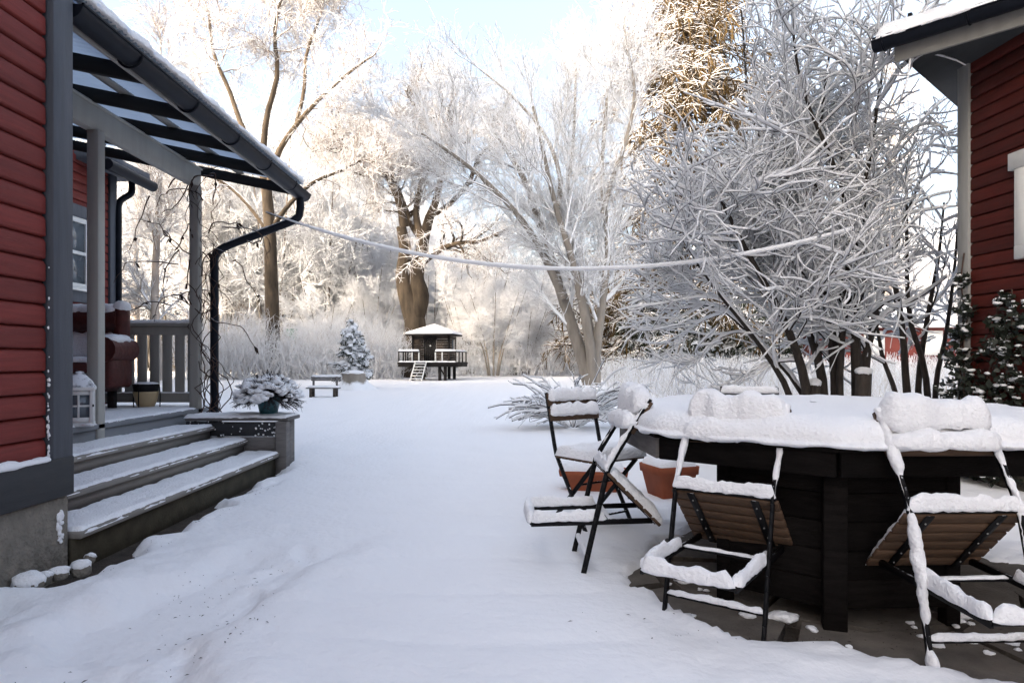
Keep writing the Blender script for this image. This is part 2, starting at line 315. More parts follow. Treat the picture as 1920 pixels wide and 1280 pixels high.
# ================================================================== GROUND
TC = np.array([1.60, 3.62]); TR = 1.05; TZ = .73; TA = R_(251)            # octagonal table: centre, radius, top height, angle of its front corner
PAVE = -.035
def ground_z(x, y):
    p = np.stack([x, y, 0*x], -1)
    z = .014*fbm(p, 1.3, 3, 1)+.005*fbm(p, 5, 4, 2)
    left = sstep(-.6, -1.8, x)*sstep(5.5, 2.5, y); z = z+left*(.045*fbm(p, 2.6, 4, 4)+.018*np.abs(fbm(p, 8, 3, 5)))
    z = z+.012*fbm(p, 7, 2, 8)*sstep(.3, .7, x)*sstep(6.5, 4.5, y)
    # slabs felt under the snow of the path
    sl_ = (np.abs(((y+.1*np.sin(x))/.52) % 1-.5) > .43)*1.0; wx = sstep(-1.2, -.6, x)*sstep(.9, .2, x)*sstep(6.8, 5.5, y)
    z = z-.011*np.clip((np.abs(((y+.03*fbm(p, 2, 2, 3))/.52) % 1-.5)-.36)/.14, 0, 1)*wx
    # trodden strip in front of the steps
    c = -1.28+.12*np.sin(y*1.7); tr = sstep(.42, .20, np.abs(x-c)+.12*fbm(p, 3, 3, 11))*sstep(4.4, 3.2, y)
    z = z-(.07-.014*fbm(p, 12, 4, 18))*tr+.02*sstep(.2, .45, np.abs(x-c))*sstep(.75, .5, np.abs(x-c))*sstep(4.2, 3.2, y)*(1+fbm(p, 5, 3, 12))
    for q in range(13):
        fx = -1.30+.11*(-1)**q+.05*math.sin(q*2.3); fy = 1.75+.17*q; an = .35*math.sin(q*1.7); u_ = (x-fx)*math.cos(an)+(y-fy)*math.sin(an); v_ = -(x-fx)*math.sin(an)+(y-fy)*math.cos(an)
        rr_ = np.sqrt((u_/.060)**2+(v_/.150)**2); z = z-.022*sstep(1.05, .7, rr_)+.008*np.exp(-((rr_-1.25)/.22)**2)
    z = np.where(y < 7, np.maximum(z, -.06), z)
    # dip along the steps and the plinth
    gap = sstep(-2.08, -2.22, x+.10*fbm(p, 4, 4, 13))*sstep(7.1, 6.6, y)*sstep(3.0, 3.5, y); z = z-.11*gap
    # bare ground under the table
    d = np.hypot(x-TC[0], y-TC[1]); bare = sstep(1.06, .90, np.hypot(x-1.70, (y-3.38)*.92)+.16*fbm(p, 3.2, 4, 14)-.05); z = z-.10*bare
    lumps = sstep(1.5, 1.1, d)*sstep(.8, 1.05, d); z = z+lumps*.018*np.clip(fbm(p, 8, 3, 15), -.3, 1)
    # footing of the garden at the far end: a slight rise
    z = z+.30*sstep(36, 60, y)+.05*fbm(p*np.array([1, 1, 0]), .12, 3, 16)*sstep(9, 20, y)+1.5*sstep(70, 300, y)
    return z
def axis(dense0, dense1, st, far0, far1, gr=1.09):
    a = list(np.arange(dense0, dense1, st)); s = st; v = a[-1]
    while v < far1: s *= gr; v += s; a.append(v)
    s = st; v = a[0]; b = []
    while v > far0: s *= gr; v -= s; b.append(v)
    return np.array(b[::-1]+a)
xs = axis(-3.0, 3.0, .034, -420, 420, 1.11); ys = axis(1.4, 6.2, .034, -60, 620, 1.075)
X, Y = np.meshgrid(xs, ys, indexing='ij'); Z = ground_z(X, Y); nY = len(ys)
i = np.arange(len(xs)-1)[:, None]*nY+np.arange(nY-1)[None]
o = part('snow_ground', [(np.stack([X, Y, Z], -1), np.stack([i, i+nY, i+nY+1, i+1], -1).reshape(-1, 4))], 'ground_snow', smooth=True)
tag(o, 'snow covered lawn and garden path between the two red houses', kind='structure')
o = part('bare_earth', [(np.array([[-3.4, 1, -.075], [3.6, 1, -.075], [3.6, 8, -.075], [-3.4, 8, -.075]]), np.array([[0, 1, 2, 3]]))], 'earth')
tag(o, 'dark bare soil and gravel showing where the snow is thin', kind='structure')
# flagstones under the table: irregular, each a piece
fl = empty('paved_ground', (TC[0], TC[1], PAVE), 'dark flagstone paving left bare of snow under the table', kind='structure')
g = np.random.default_rng(3); k = 0
for r0, r1, n in ((0., .42, 3), (.43, .88, 6), (.89, 1.40, 9), (1.41, 1.8, 12)):
    for q in range(n):
        a0 = 2*math.pi*(q+.08*g.random())/n+r1; a1 = a0+2*math.pi/n*.93; A = np.linspace(a0, a1, 6)
        ro = r1+.03*g.normal(size=6); ri = r0+.02*g.normal(size=6)+.015
        ring = [(math.cos(t)*r, math.sin(t)*r) for t, r in zip(A, ro)]+[(math.cos(t)*r, math.sin(t)*r) for t, r in zip(A[::-1], ri)]
        ring = np.array(ring); z = .008*g.random(); n_ = len(ring)
        V = np.vstack([np.c_[ring, np.full(n_, z)], np.c_[ring*1.003, np.full(n_, -.04)]]); c = ring.mean(0); V = np.vstack([V, [[c[0], c[1], z+.002]]])
        S = np.array([[s, (s+1) % n_, n_+(s+1) % n_, n_+s] for s in range(n_)])[:, ::-1]; T = np.array([[s, (s+1) % n_, 2*n_] for s in range(n_)])
        part('flagstone', [(V, S), (V, T)], 'flag', fl)
# litter: specks of twig and leaf on the trodden snow, uncountable
V, F = [], []
for q in range(330):
    if q < 150: c_ = q % 9; x = -1.28+.24*math.sin(c_*5.1)+.10*g.normal(); y = 1.8+.2*c_+.14*g.normal()
    elif q < 200: x = -2.1+.12*g.random(); y = 3.4+2.4*g.random()
    else: x = TC[0]-.1+.5*g.normal(); y = 2.55+.3*g.random()
    z = max(float(ground_z(np.array(x), np.array(y))), PAVE+.004)+.003; L = .002+.012*g.random()**3; a = g.random()*3.14; wd = .0015+.002*g.random(); n0 = len(V)
    dx, dy = math.cos(a)*L, math.sin(a)*L; V += [[x-dx, y-dy, z], [x+dy*wd/L, y-dx*wd/L, z+.002], [x+dx, y+dy, z+.001], [x-dy*wd/L, y+dx*wd/L, z+.003]]; F.append([n0, n0+1, n0+2, n0+3])
tag(part('plant_litter', [(np.array(V), np.array(F))], 'deadleaf'), 'scattered dark twig and leaf bits on the trodden snow', kind='stuff')
# snow-capped stones along the plinth
for q, (px, py, rx, rz) in enumerate(((52, 1098, .075, .05), (110, 1078, .05, .035), (152, 1068, .05, .04), (20, 1120, .05, .03), (84, 1085, .035, .03), (168, 1048, .03, .025))):
    d = H*FPX/(py-HZ); b = at(px, py, d); e = empty('edge_stone', b, ['largest stone capped with snow at the foot of the concrete plinth', 'snow capped stone right of the largest one by the plinth', 'rounded snow capped stone nearest the bottom step corner', 'stone at the very left edge of the picture under snow', 'small snow capped stone between two larger ones by the plinth', 'smallest snowy stone lying against the bottom step'][q], 'stone', 'stones along the house plinth')
    part('stone', [blob((0, 0, .0), (rx, rx*.8, rz), q, 9, 6)], 'concrete', e, True); part('snow_cap', [blob((0, .005, rz*.55), (rx*1.05, rx*.85, rz*.75), q+9, 10, 7, .2)], 'snow', e, True)
# ================================================================== LEFT HOUSE (red boards, foreground wing + wall behind the porch)
WX = -2.34; YE = 3.59                                             # wing wall plane and its far corner
he = empty('red_house', (WX, YE, 0), 'red weatherboard house with slate grey corner board at the left edge', 'house')
B0 = np.array([WX, YE, 0])
bd = boxes(box(-.022, .012, -5.2, -.19, 0, .108)); V0, F0 = bd[0]
def siding_board(len_, th=.03, pitch=.112):
    # cove-profile board: flat face, rounded top shoulder, shadow groove
    pr = np.array([[0, 0], [th*.92, .003], [th, .012], [th*.98, pitch*.74], [th*.72, pitch*.88], [th*.28, pitch*.97], [0, pitch*.985]]); n = len(pr)
    V = np.vstack([np.c_[pr[:, 0], np.zeros(n), pr[:, 1]], np.c_[pr[:, 0], np.full(n, len_), pr[:, 1]]])
    F = np.array([[s, n+s, n+s+1, s+1] for s in range(n-1)])[:, ::-1]; return [(V, F)]
bm = mesh('board', siding_board(5.0)); bm.materials.append(M['red'])
for k in range(29): link(bm, 'board', None, he, (-.030, -5.165, .55+k*.112))
part('wall_core', boxes(box(-5.6, -.031, -14, -.001, .30, 4.3)), 'red', he)
part('corner_board', boxes(box(-.03, .030, -.150, .004, .36, 4.3, .004)), 'trim', he)
part('sill_board', boxes(box(-.03, .036, -5.2, .006, .352, .553, .006)), 'sill', he)
part('plinth', boxes(box(-3.6, .012, -5.2, -.004, -.2, .350, .01)), 'concrete', he)
part('roof', boxes(box(-5.9, .5, -14.3, .02, 4.3, 4.4))+[(np.array([[-5.9, -14.3, 4.401], [.5, -14.3, 4.401], [.5, .02, 4.401], [-5.9, .02, 4.401], [-2.7, -14.3, 6.9], [-2.7, .02, 6.9]]), np.array([[1, 2, 5, 4], [3, 0, 4, 5]])), (np.array([[-5.9, -14.3, 4.401], [.5, -14.3, 4.401], [-2.7, -14.3, 6.9], [.5, .02, 4.401], [-5.9, .02, 4.401], [-2.7, .02, 6.9]]), np.array([[0, 1, 2], [3, 4, 5]]))], 'sill', he)
sn = ridge(np.array([[.02, -1.6, .553], [.02, -.16, .553]]), .05, .022, lump=.5, drop=.3, seed=2)
for q in range(34): z_ = .57+1.0*random.random()**2.2; r_ = .003+.007*random.random()**2*(1.6-z_); sn.append(blob((.008, -.160+.010*random.random(), z_), (r_, r_*1.1, r_*(1+1.6*random.random())), q, 8, 6, .5))
for q in range(14): sn.append(blob((.014, -.09+.03*random.random()-.0*q, .12+.16*(q/14)), (.006, .010+.014*random.random(), .016*random.random()+.006), q+50, 9, 6, .5))
part('snow', sn, 'snow', he, True)
# wall behind the porch
MX, MY1 = -5.3, 9.1
bm2 = mesh('board', siding_board(MY1-3.6-.14, .028)); bm2.materials.append(M['red'])
for k in range(27): link(bm2, 'board', None, he, (MX-WX-.028, 3.6-YE, .55+k*.112))
part('porch_wall_core', boxes(box(MX-WX-3, MX-WX-.028, .01, MY1-YE-.01, 0, 3.7)), 'red', he)
part('far_corner_board', boxes(box(MX-WX-.03, MX-WX+.03, MY1-.14-YE, MY1-YE+.01, 0, 3.5, .004)), 'trim', he)
wn = part('window', boxes(box(MX-WX-.01, MX-WX+.045, 7.42-YE, 7.54-YE, 1.78, 2.92, .004), box(MX-WX-.01, MX-WX+.045, 8.50-YE, 8.64-YE, 1.78, 2.92, .004), box(MX-WX-.01, MX-WX+.047, 7.42-YE, 8.64-YE, 2.79, 2.94, .004), box(MX-WX-.01, MX-WX+.047, 7.42-YE, 8.64-YE, 1.76, 1.9, .004)), 'trim', he)
part('sash', boxes(*[box(.0, .035, a, b, c, d, .003) for a, b, c, d in ((7.54, 7.60, 1.93, 2.79), (8.44, 8.5, 1.93, 2.79), (7.6, 8.44, 2.73, 2.79), (7.6, 8.44, 1.93, 1.99), (7.98, 8.04, 1.99, 2.73), (7.6, 8.44, 2.34, 2.38))]), 'white', wn).location = (MX-WX, -YE, 0)
part('sill', boxes(box(-.01, .09, 7.5, 8.56, 1.895, 1.928, .004)), 'white', wn).location = (MX-WX, -YE, 0)
for a, b in ((7.6, 7.98), (8.04, 8.44)):
    for c, d in ((1.99, 2.34), (2.38, 2.73)): part('pane', boxes(box(.008, .014, a, b, c, d)), 'glass', wn).location = (MX-WX, -YE, 0)
part('eave', boxes(box(MX-WX-3, MX-WX+.34, 8.3-YE, MY1-YE+.25, 3.5, 3.6)), 'trim', he)
tt = [at(282, 345, 9.3), at(250, 336, 9.3), at(246, 362, 9.25), at(224, 380, 9.15), at(222, 420, 9.12), at(222, 590, 9.12)]
part('downpipe', tubes(smoothpath(np.array(tt), 30), .042, 10), 'gutter', he, True, B0)
part('house_gutter', tubes(np.array([[MX+.38, 8.3, 3.44], [MX+.38, 9.36, 3.43]]), .07, 10, True), 'gutter', he, True, B0)
# ================================================================== PORCH
pe_ = empty('porch', (-3.3, 5.4, 0), 'grey painted porch with open rafters and translucent corrugated roof', 'porch'); PB = np.array([-3.3, 5.4, 0])
def pp(name, parts, m, parent=None, smooth=False): return part(name, parts, m, parent or pe_, smooth, PB)
DZ = .55; DX = -3.28
pp('deck', boxes(box(MX+.035, DX, YE+.01, 7.52, DZ-.045, DZ, .006)), 'deckpaint')
pp('deck_fascia', boxes(box(DX-.06, DX-.02, YE+.02, 7.5, .1, DZ-.047)), 'deckpaint')
for y in (5.46, 7.18): pp('post', boxes(box(-3.375, -3.28, y-.048, y+.048, .40 if y < 6 else .45, 2.885, .008)), 'greige_l' if y < 6 else 'greige')
pp('beam', boxes(box(-3.39, -3.31, YE+.02, 7.27, 2.88, 3.075, .006), box(-3.40, -3.30, YE+.02, 7.28, 3.076, 3.095)), 'greige_l')
def roofz(x): return 3.10+(-3.35-x)*.205                        # underside of the sheets' battens, falls towards the eave
for y in np.arange(3.85, 7.75, .77):
    a, b = MX+.05, -2.46
    V = np.array([[a, y-.025, roofz(a)], [b, y-.025, roofz(b)], [b, y+.025, roofz(b)], [a, y+.025, roofz(a)], [a, y-.025, roofz(a)+.105], [b, y-.025, roofz(b)+.105], [b, y+.025, roofz(b)+.105], [a, y+.025, roofz(a)+.105]])
    pp('rafter', [(V, CUBE_F)], 'rafter')
for x in (-4.6, -3.9, -3.05):
    pp('batten', boxes(box(x-.035, x+.035, YE+.02, 7.68, roofz(x)+.106, roofz(x)+.128)), 'greige')
x = -2.44; pp('fascia_board', boxes(box(x-.014, x+.014, YE+.02, 7.70, roofz(x)-.03, roofz(x)+.12, .004)), 'greige')
n = 340; yy = np.linspace(YE+.02, 7.72, n); wv = .014*np.sin(yy*2*math.pi/.076); P = []
for x in (MX+.04, -2.36): P.append(np.stack([np.full(n, x), yy, roofz(x)+.145+wv], 1))
V = np.vstack(P); F = np.array([[s, s+1, n+s+1, n+s] for s in range(n-1)]); pp('roof_sheet', [(V, F)], 'sheet', None, True)
# snow lying on the sheets (thin, light comes through) with a wavy lip at the eave
ny, nx = 420, 26; gx = np.linspace(-2.80, -2.345, nx); gy = np.linspace(YE+.03, 7.71, ny); GX, GY = np.meshgrid(gx, gy, indexing='ij')
top = roofz(GX)+.165+.05*np.sqrt(np.clip((-2.345-GX)/.06, 0, 1))*(1+.25*fbm(np.stack([GX, GY, 0*GX], -1), 5, 3))+.008*np.sin(GY*2*math.pi/.076)*sstep(-2.9, -2.4, GX)
i = np.arange(nx-1)[:, None]*ny+np.arange(ny-1)[None]; Fq = np.stack([i, i+ny, i+ny+1, i+1], -1).reshape(-1, 4)
pp('roof_snow', [(np.stack([GX, GY, top], -1), Fq)], 'snow_thin', None, True)
pp('eave_snow', ridge(np.array([[-2.385, YE+.05, roofz(-2.385)+.15], [-2.385, 7.72, roofz(-2.385)+.15]]), .10, .055, lump=.35, nsc=10, drop=.1), 'snow', None, True)
gz_ = roofz(-2.35)+.045
def half_gutter(p, q, r, out):
    p = np.asarray(p, float); q = np.asarray(q, float); t = unit(q-p); s = unit(np.array([out[0], out[1], 0.])); a = np.linspace(0, -math.pi, 12)
    Vs = []
    for rr in (r, r*.93): 
        for e in (p, q): Vs.append(e+rr*np.cos(a)[:, None]*s+rr*np.sin(a)[:, None]*np.array([0, 0, 1.]))
    V = np.vstack(Vs); n = 12; F = [[k, k+1, n+k+1, n+k] for k in range(n-1)]+[[2*n+k, 3*n+k, 3*n+k+1, 2*n+k+1] for k in range(n-1)]+[[0, n, 3*n, 2*n], [n-1, 3*n-1, 4*n-1, 2*n-1]]
    return [(V, np.array(F))]+tubes(np.array([p+s*r, q+s*r]), .009, 6)+[(np.vstack([e+r*.99*np.cos(a)[:, None]*s+r*.99*np.sin(a)[:, None]*np.array([0, 0, 1.]), [e]]), np.array([[k, k+1, 12] for k in range(11)])) for e in (p, q)]
gt = pp('gutter', half_gutter((-2.35, YE+.03, gz_), (-2.35, 7.72, gz_-.02), .075, (1, 0)), 'gutter', None, True)
for y in np.arange(4.2, 7.7, .75): part('bracket', tubes(np.array([[-2.35+.079*math.cos(a), y, gz_-.01+.079*math.sin(a)] for a in np.linspace(.15, -math.pi, 12)]), .008, 6), 'gutter', gt, True, PB)
dp = np.array([[-2.36, 7.60, gz_-.07], [-2.36, 7.60, gz_-.22], [-2.42, 7.58, gz_-.33], [-2.75, 7.46, gz_-.50], [-3.08, 7.33, gz_-.67], [-3.17, 7.29, gz_-.78], [-3.175, 7.285, gz_-.95], [-3.175, 7.285, .35]])
dpath = np.vstack([smoothpath(dp[:7], 36), dp[7:]])
pp('downpipe', tubes(dpath, .043, 12), 'gutter', None, True)
pp('pipe_snow', ridge(smoothpath(dp[2:6], 20)+np.array([0, 0, .036]), .05, .012, lump=.5), 'snow', None, True)
# steps: three treads with risers, each its own part
st = empty('porch_steps', (-2.6, 5.2, 0), 'three broad wooden steps dusted with snow leading up to the porch', 'steps'); SB = np.array([-2.6, 5.2, 0])
for k, (xf, xb, z) in enumerate(((-2.28, -2.66, .145), (-2.60, -2.99, .275), (-2.935, -3.335, .405))):
    part('tread', boxes(box(xb, xf, YE+.02, 6.745, z-.04, z, .008)), 'stepwood', st, False, SB)
    part('riser', boxes(box(xf-.075, xf-.045, YE+.02, 6.735, z-.135 if k else -.12, z-.041)), 'stepwood' if k else 'mossy', st, False, SB)
    part('snow', patch((xb+(.035 if k < 2 else .02), YE+.03, z-.001), (1, 0, 0), (0, 1, 0), xf-xb-(.04 if k < 2 else .03), 6.70-YE, .022, .014, .03, .3, 7, .30, 20+k)+
         ridge(np.array([[xf-.004, YE+.04, z-.016], [xf-.004, 6.72, z-.016]]), .012, .008, .012, .5, 22, gap=.6, seed=k+60), 'snow', st, True, SB)
part('deck_snow', patch((-4.9, YE+.3, DZ-.001), (1, 0, 0), (0, 1, 0), 1.62, 3.75, .016, .02, .04, .35, 6, .35, 31), 'snow', st, True, SB)
# parapet box at the far end of the steps
bx_ = empty('step_side_wall', (-2.75, 6.9, 0), 'low plank side wall at the far end of the steps with square end post', 'side wall'); XB = np.array([-2.75, 6.9, 0])
for k in range(3): part('plank', boxes(box(-3.23, -2.325, 6.752+.002*k, 6.79, .005+k*.148, .148+k*.148, .004)), 'sill' if k == 2 else 'greywood', bx_, False, XB)
part('end_post', boxes(box(-2.325, -2.215, 6.70, 6.81, -.1, .452, .006)), 'greywood', bx_, False, XB); part('end_board', boxes(box(-2.30, -2.262, 6.812, 7.10, -.1, .44)), 'greywood', bx_, False, XB)
part('top_board', boxes(box(-3.23, -2.21, 6.735, 7.12, .455, .49, .006)), 'greywood', bx_, False, XB)
part('snow', patch((-3.24, 6.73, .489), (1, 0, 0), (0, 1, 0), 1.02, .39, .028, .014, .04, .3, 9, .12, 41)+[blob((-2.3-.9*random.random()**2, 6.748, .30+.15*random.random()), (.004+.007*random.random(),)*3, q, 7, 5) for q in range(50)], 'snow', bx_, True, XB)
# railing at the far end of the deck
rl = empty('porch_railing', (-4.2, 7.4, DZ), 'grey wooden porch railing with wide flat balusters and snow on top', 'railing'); RB = np.array([-4.2, 7.4, DZ])
part('top_rail', boxes(box(MX+.04, -3.37, 7.37, 7.42, 1.325, 1.42, .004), box(MX+.04, -3.37, 7.34, 7.45, 1.421, 1.455, .005)), 'greige', rl, False, RB)
part('bottom_rail', boxes(box(MX+.04, -3.37, 7.37, 7.42, .60, .70, .004)), 'greige', rl, False, RB)
bb = mesh('baluster', boxes(box(-.05, .05, -.012, .012, 0, .66, .003))); bb.materials.append(M['greige'])
for k, x in enumerate(np.arange(-3.455, MX+.1, -.136)): link(bb, 'baluster', None, rl, (x-RB[0], -.017, .68-DZ))
part('snow', ridge(np.array([[MX+.05, 7.395, 1.455], [-3.37, 7.395, 1.455]]), .10, .035, lump=.2)+ridge(np.array([[MX+.05, 7.372, .70], [-3.37, 7.372, .70]]), .03, .012, lump=.5), 'snow', rl, True, RB)
# ---------------- vine on the porch post
vn = empty('climbing_vine', (-3.25, 7.2, 0), 'bare climbing vine with a few dark dry leaves winding up the porch post', 'vine'); VB = np.array([-3.25, 7.2, 0]); g = np.random.default_rng(12)
pts = []; lv = []
for q in range(9):
    z = 0; p = np.array([-3.12+.08*g.normal(), 7.1+.08*g.normal(), 0.]); L = []
    zt = 1.2+2.1*g.random()
    while p[2] < zt:
        L.append(p.copy()); p = p+np.array([.055*g.normal()-(p[0]+3.2)*.12, .05*g.normal()-(p[1]-7.13)*.15, .085])
    pts.append(smoothpath(np.array(L), 40))
for q in range(26):                                  # free shoots arching under the beam and hanging by the post
    p = np.array([-3.3+.2*g.normal(), 7.12, 1.4+1.7*g.random()]); d = unit(np.array([g.normal()*.9-.2, .2*g.normal(), .2+.6*g.normal()])); L = [p.copy()]
    for s in range(9): d = unit(d+.35*g.normal(size=3)+np.array([0, 0, -.16])); p = p+d*.085; L.append(p.copy())
    pts.append(smoothpath(np.array(L), 40)); 
    for s in range(2): lv.append(L[g.integers(2, 9)])
Pv = np.stack(pts); part('stems', tubes(Pv, np.broadcast_to(np.linspace(.0075, .0028, 40), Pv.shape[:2]), 5), 'vine', vn, True, VB)
V, F = [], []
for p in lv:
    a = g.normal(size=3)*.016; b = np.cross(unit(a), g.normal(size=3))*.014; n0 = len(V); V += [p, p+a+b-[0, 0, .02], p+2*a-[0, 0, .045], p+a-b-[0, 0, .02]]; F.append([n0, n0+1, n0+2, n0+3])
part('dry_leaves', [(np.array(V), np.array(F))], 'deadleaf', vn, False, VB)
# ---------------- things on the porch
# burgundy sofa under snow
sf = empty('garden_sofa', (-4.45, 7.0, DZ), 'burgundy leather sofa with scrolled arm half buried in snow on the porch', 'sofa'); FB = np.array([-4.45, 7.0, DZ])
def cyl(p, q, r, n=14): return tubes(resample(np.array([p, q], float), np.linalg.norm(np.subtract(q, p))/6), r, n, True)
part('backrest', boxes(box(-5.15, -4.03, 7.0, 7.16, .95, 1.50, .04)), 'leather', sf, True, FB)
part('top_roll', cyl((-5.15, 7.03, 1.47), (-4.02, 7.03, 1.47), .13), 'leather', sf, True, FB)
part('back_post', cyl((-4.0, 7.0, .9), (-4.0, 7.0, 1.60), .075), 'leather', sf, True, FB)
part('arm_roll', cyl((-3.97, 6.62, 1.16), (-3.97, 7.05, 1.16), .125), 'leather', sf, True, FB)
part('arm_panel', boxes(box(-4.06, -3.91, 6.66, 7.05, .78, 1.14, .03)), 'leather', sf, True, FB)
part('seat_cushion', boxes(box(-5.1, -4.04, 6.55, 7.0, .93, 1.05, .05)), 'leather', sf, True, FB)
part('seat_front', boxes(box(-5.1, -4.02, 6.58, 7.05, .74, .93, .04)), 'leather', sf, True, FB)
for x in (-4.1, -5.0):
    for y in (6.62, 7.0): part('leg', boxes(box(x-.035, x+.035, y-.03, y+.03, DZ, .745, .004)), 'play', sf, False, FB)
part('snow', ridge(np.array([[-5.15, 7.03, 1.57], [-4.0, 7.03, 1.57]]), .25, .06, lump=.2, drop=.6)+patch((-5.12, 6.955, 1.06), (1, 0, 0), unit((0, .12, .42)), 1.06, .37, .03, .02, .05, .3, 10, .1, 3, (0, -1, .35))+
     ridge(np.array([[-3.97, 6.62, 1.25], [-3.97, 7.02, 1.26]]), .22, .055, lump=.2, drop=.5)+ridge(np.array([[-5.1, 6.66, 1.045], [-4.02, 6.66, 1.045]]), .2, .045, lump=.2, drop=.3)+[blob((-4.0, 7.0, 1.60), (.085, .085, .065), 4, 14, 9, .15)], 'snow', sf, True, FB)
# lantern
ln_ = empty('garden_lantern', (-3.32, 5.24, DZ), 'white wooden lantern with dark snow dusted tin roof on the porch edge', 'lantern'); lb = np.array([-3.32, 5.24, DZ]); ca, sa_ = math.cos(R_(28)), math.sin(R_(28))
LM = frame((0, 0, 0), (ca, sa_, 0), (-sa_, ca, 0), (0, 0, 1)); w2 = .085
def lp(name, parts, m, sm=False): return part(name, xform(parts, LM), m, ln_, sm)
lp('base', boxes(box(-w2-.015, w2+.015, -w2-.015, w2+.015, .0, .03, .003)), 'white'); lp('head', boxes(box(-w2-.022, w2+.022, -w2-.022, w2+.022, .275, .30, .003)), 'white')
for sx in (-1, 1):
    for sy in (-1, 1): lp('corner_stile', boxes(box(sx*w2-.013, sx*w2+.013, sy*w2-.013, sy*w2+.013, .03, .275, .002)), 'white')
fr = boxes(box(-w2+.013, w2-.013, -w2-.008, -w2+.006, .03, .07), box(-w2+.013, w2-.013, -w2-.008, -w2+.006, .24, .275), box(-w2+.013, w2-.013, -w2-.007, -w2+.005, .15, .164), box(-.007, .007, -w2-.0085, -w2+.0055, .07, .24))
for q in range(4):
    c, s = math.cos(q*math.pi/2), math.sin(q*math.pi/2); RM = frame((0, 0, 0), (c, s, 0), (-s, c, 0), (0, 0, 1)); f = lp('side_frame', xform(fr, RM), 'white')
    part('pane', xform(xform(boxes(box(-w2+.012, w2-.012, -w2-.002, -w2, .06, .25)), RM), LM), 'glass', f)
rp = np.array([[w2+.02, .30], [w2-.005, .345], [.045, .385], [.03, .40], [.028, .415], [.0, .42]])*np.array([1.3, 1]); 
Vr = []; 
for r, z in rp: Vr += [[r/1.3*sx, r/1.3*sy, z] for sx, sy in ((-1, -1), (1, -1), (1, 1), (-1, 1))]
lp('tin_roof', [(np.array(Vr), np.array([[4*k+q, 4*k+(q+1) % 4, 4*k+4+(q+1) % 4, 4*k+4+q] for k in range(5) for q in range(4)]))], 'tin')
lp('latch', boxes(box(w2+.006, w2+.016, -w2-.018, -w2-.008, .15, .168)), 'iron')
part('snow', [blob((.07, -.06, .012), (.07, .03, .014), 3), blob((-.09, -.03, .01), (.05, .05, .013), 5)], 'snow', ln_, True)
# beige pot in wire holder
pt = empty('beige_pot', (-3.86, 7.2, DZ), 'beige glazed pot with dark rim standing by the railing', 'pot')
part('pot_body', [lathe((0, 0, 0), [(.0, .004), (.075, .004), (.10, .06), (.122, .15), (.125, .175), (.112, .178), (.10, .15)])], 'beige', pt, True)
part('inner_pot', [lathe((0, 0, 0), [(.114, .165), (.13, .25), (.128, .255), (.11, .245), (.0, .235)])], 'iron', pt, True)
for hx, hy in ((.14, .01), (-.14, .02), (0, -.14)): part('holder_leg', tubes(np.array([[hx, hy, 0], [hx*1.04, hy*1.04, .12], [hx*.96, hy*.96, .25]]), .006, 6), 'iron', pt, True)
part('snow', [blob((0, 0, .255), (.125, .125, .022), 8, 18, 7, .15)], 'snow', pt, True)
# teal pot with heather on the side wall
hp = empty('potted_heather', (-2.47, 6.93, .495), 'teal glazed pot of dark heather under snow on the step side wall', 'potted plant'); g = np.random.default_rng(5)
part('pot', [lathe((0, 0, 0), [(0, .003), (.078, .003), (.085, .02), (.115, .15), (.125, .205), (.118, .21), (.105, .18)])], 'teal', hp, True)
n = 420; a = g.random(n)*2*math.pi; el = g.random(n)**.7*1.75; d = np.stack([np.sin(el)*np.cos(a), np.sin(el)*np.sin(a), np.cos(el)*.9], 1)
p0 = np.array([0, 0, .17])+d*.05*np.array([1.5, 1.5, .5]); L = .20+.08*g.random(n); P = np.stack([p0+d*(L*k/4)[:, None]+np.array([0, 0, -.035])*(k/4)**2*el[:, None] for k in range(5)], 1)
tw = kids(P, np.full(P.shape[:2], .003), 2600, .35, 1, (20, 60), (.03, .07), 3, .2, 0, .7, .0022, 0, g=g)
part('stems', tubes(P, np.full(P.shape[:2], .0028), 3)+tubes(*tw, 3), 'heather', hp)
sb = []
for q in range(190):
    el_ = math.acos(1-g.random()*1.0); az = g.random()*6.283; r = .275*(1+.07*g.normal()); c = np.array([math.sin(el_)*math.cos(az)*r, math.sin(el_)*math.sin(az)*r, .16+math.cos(el_)*r*.83])
    sb.append(blob(c, np.array([.046, .046, .026])*(.5+.8*g.random()), q, 9, 6, .4))
part('snow', sb, 'snow', hp, True)
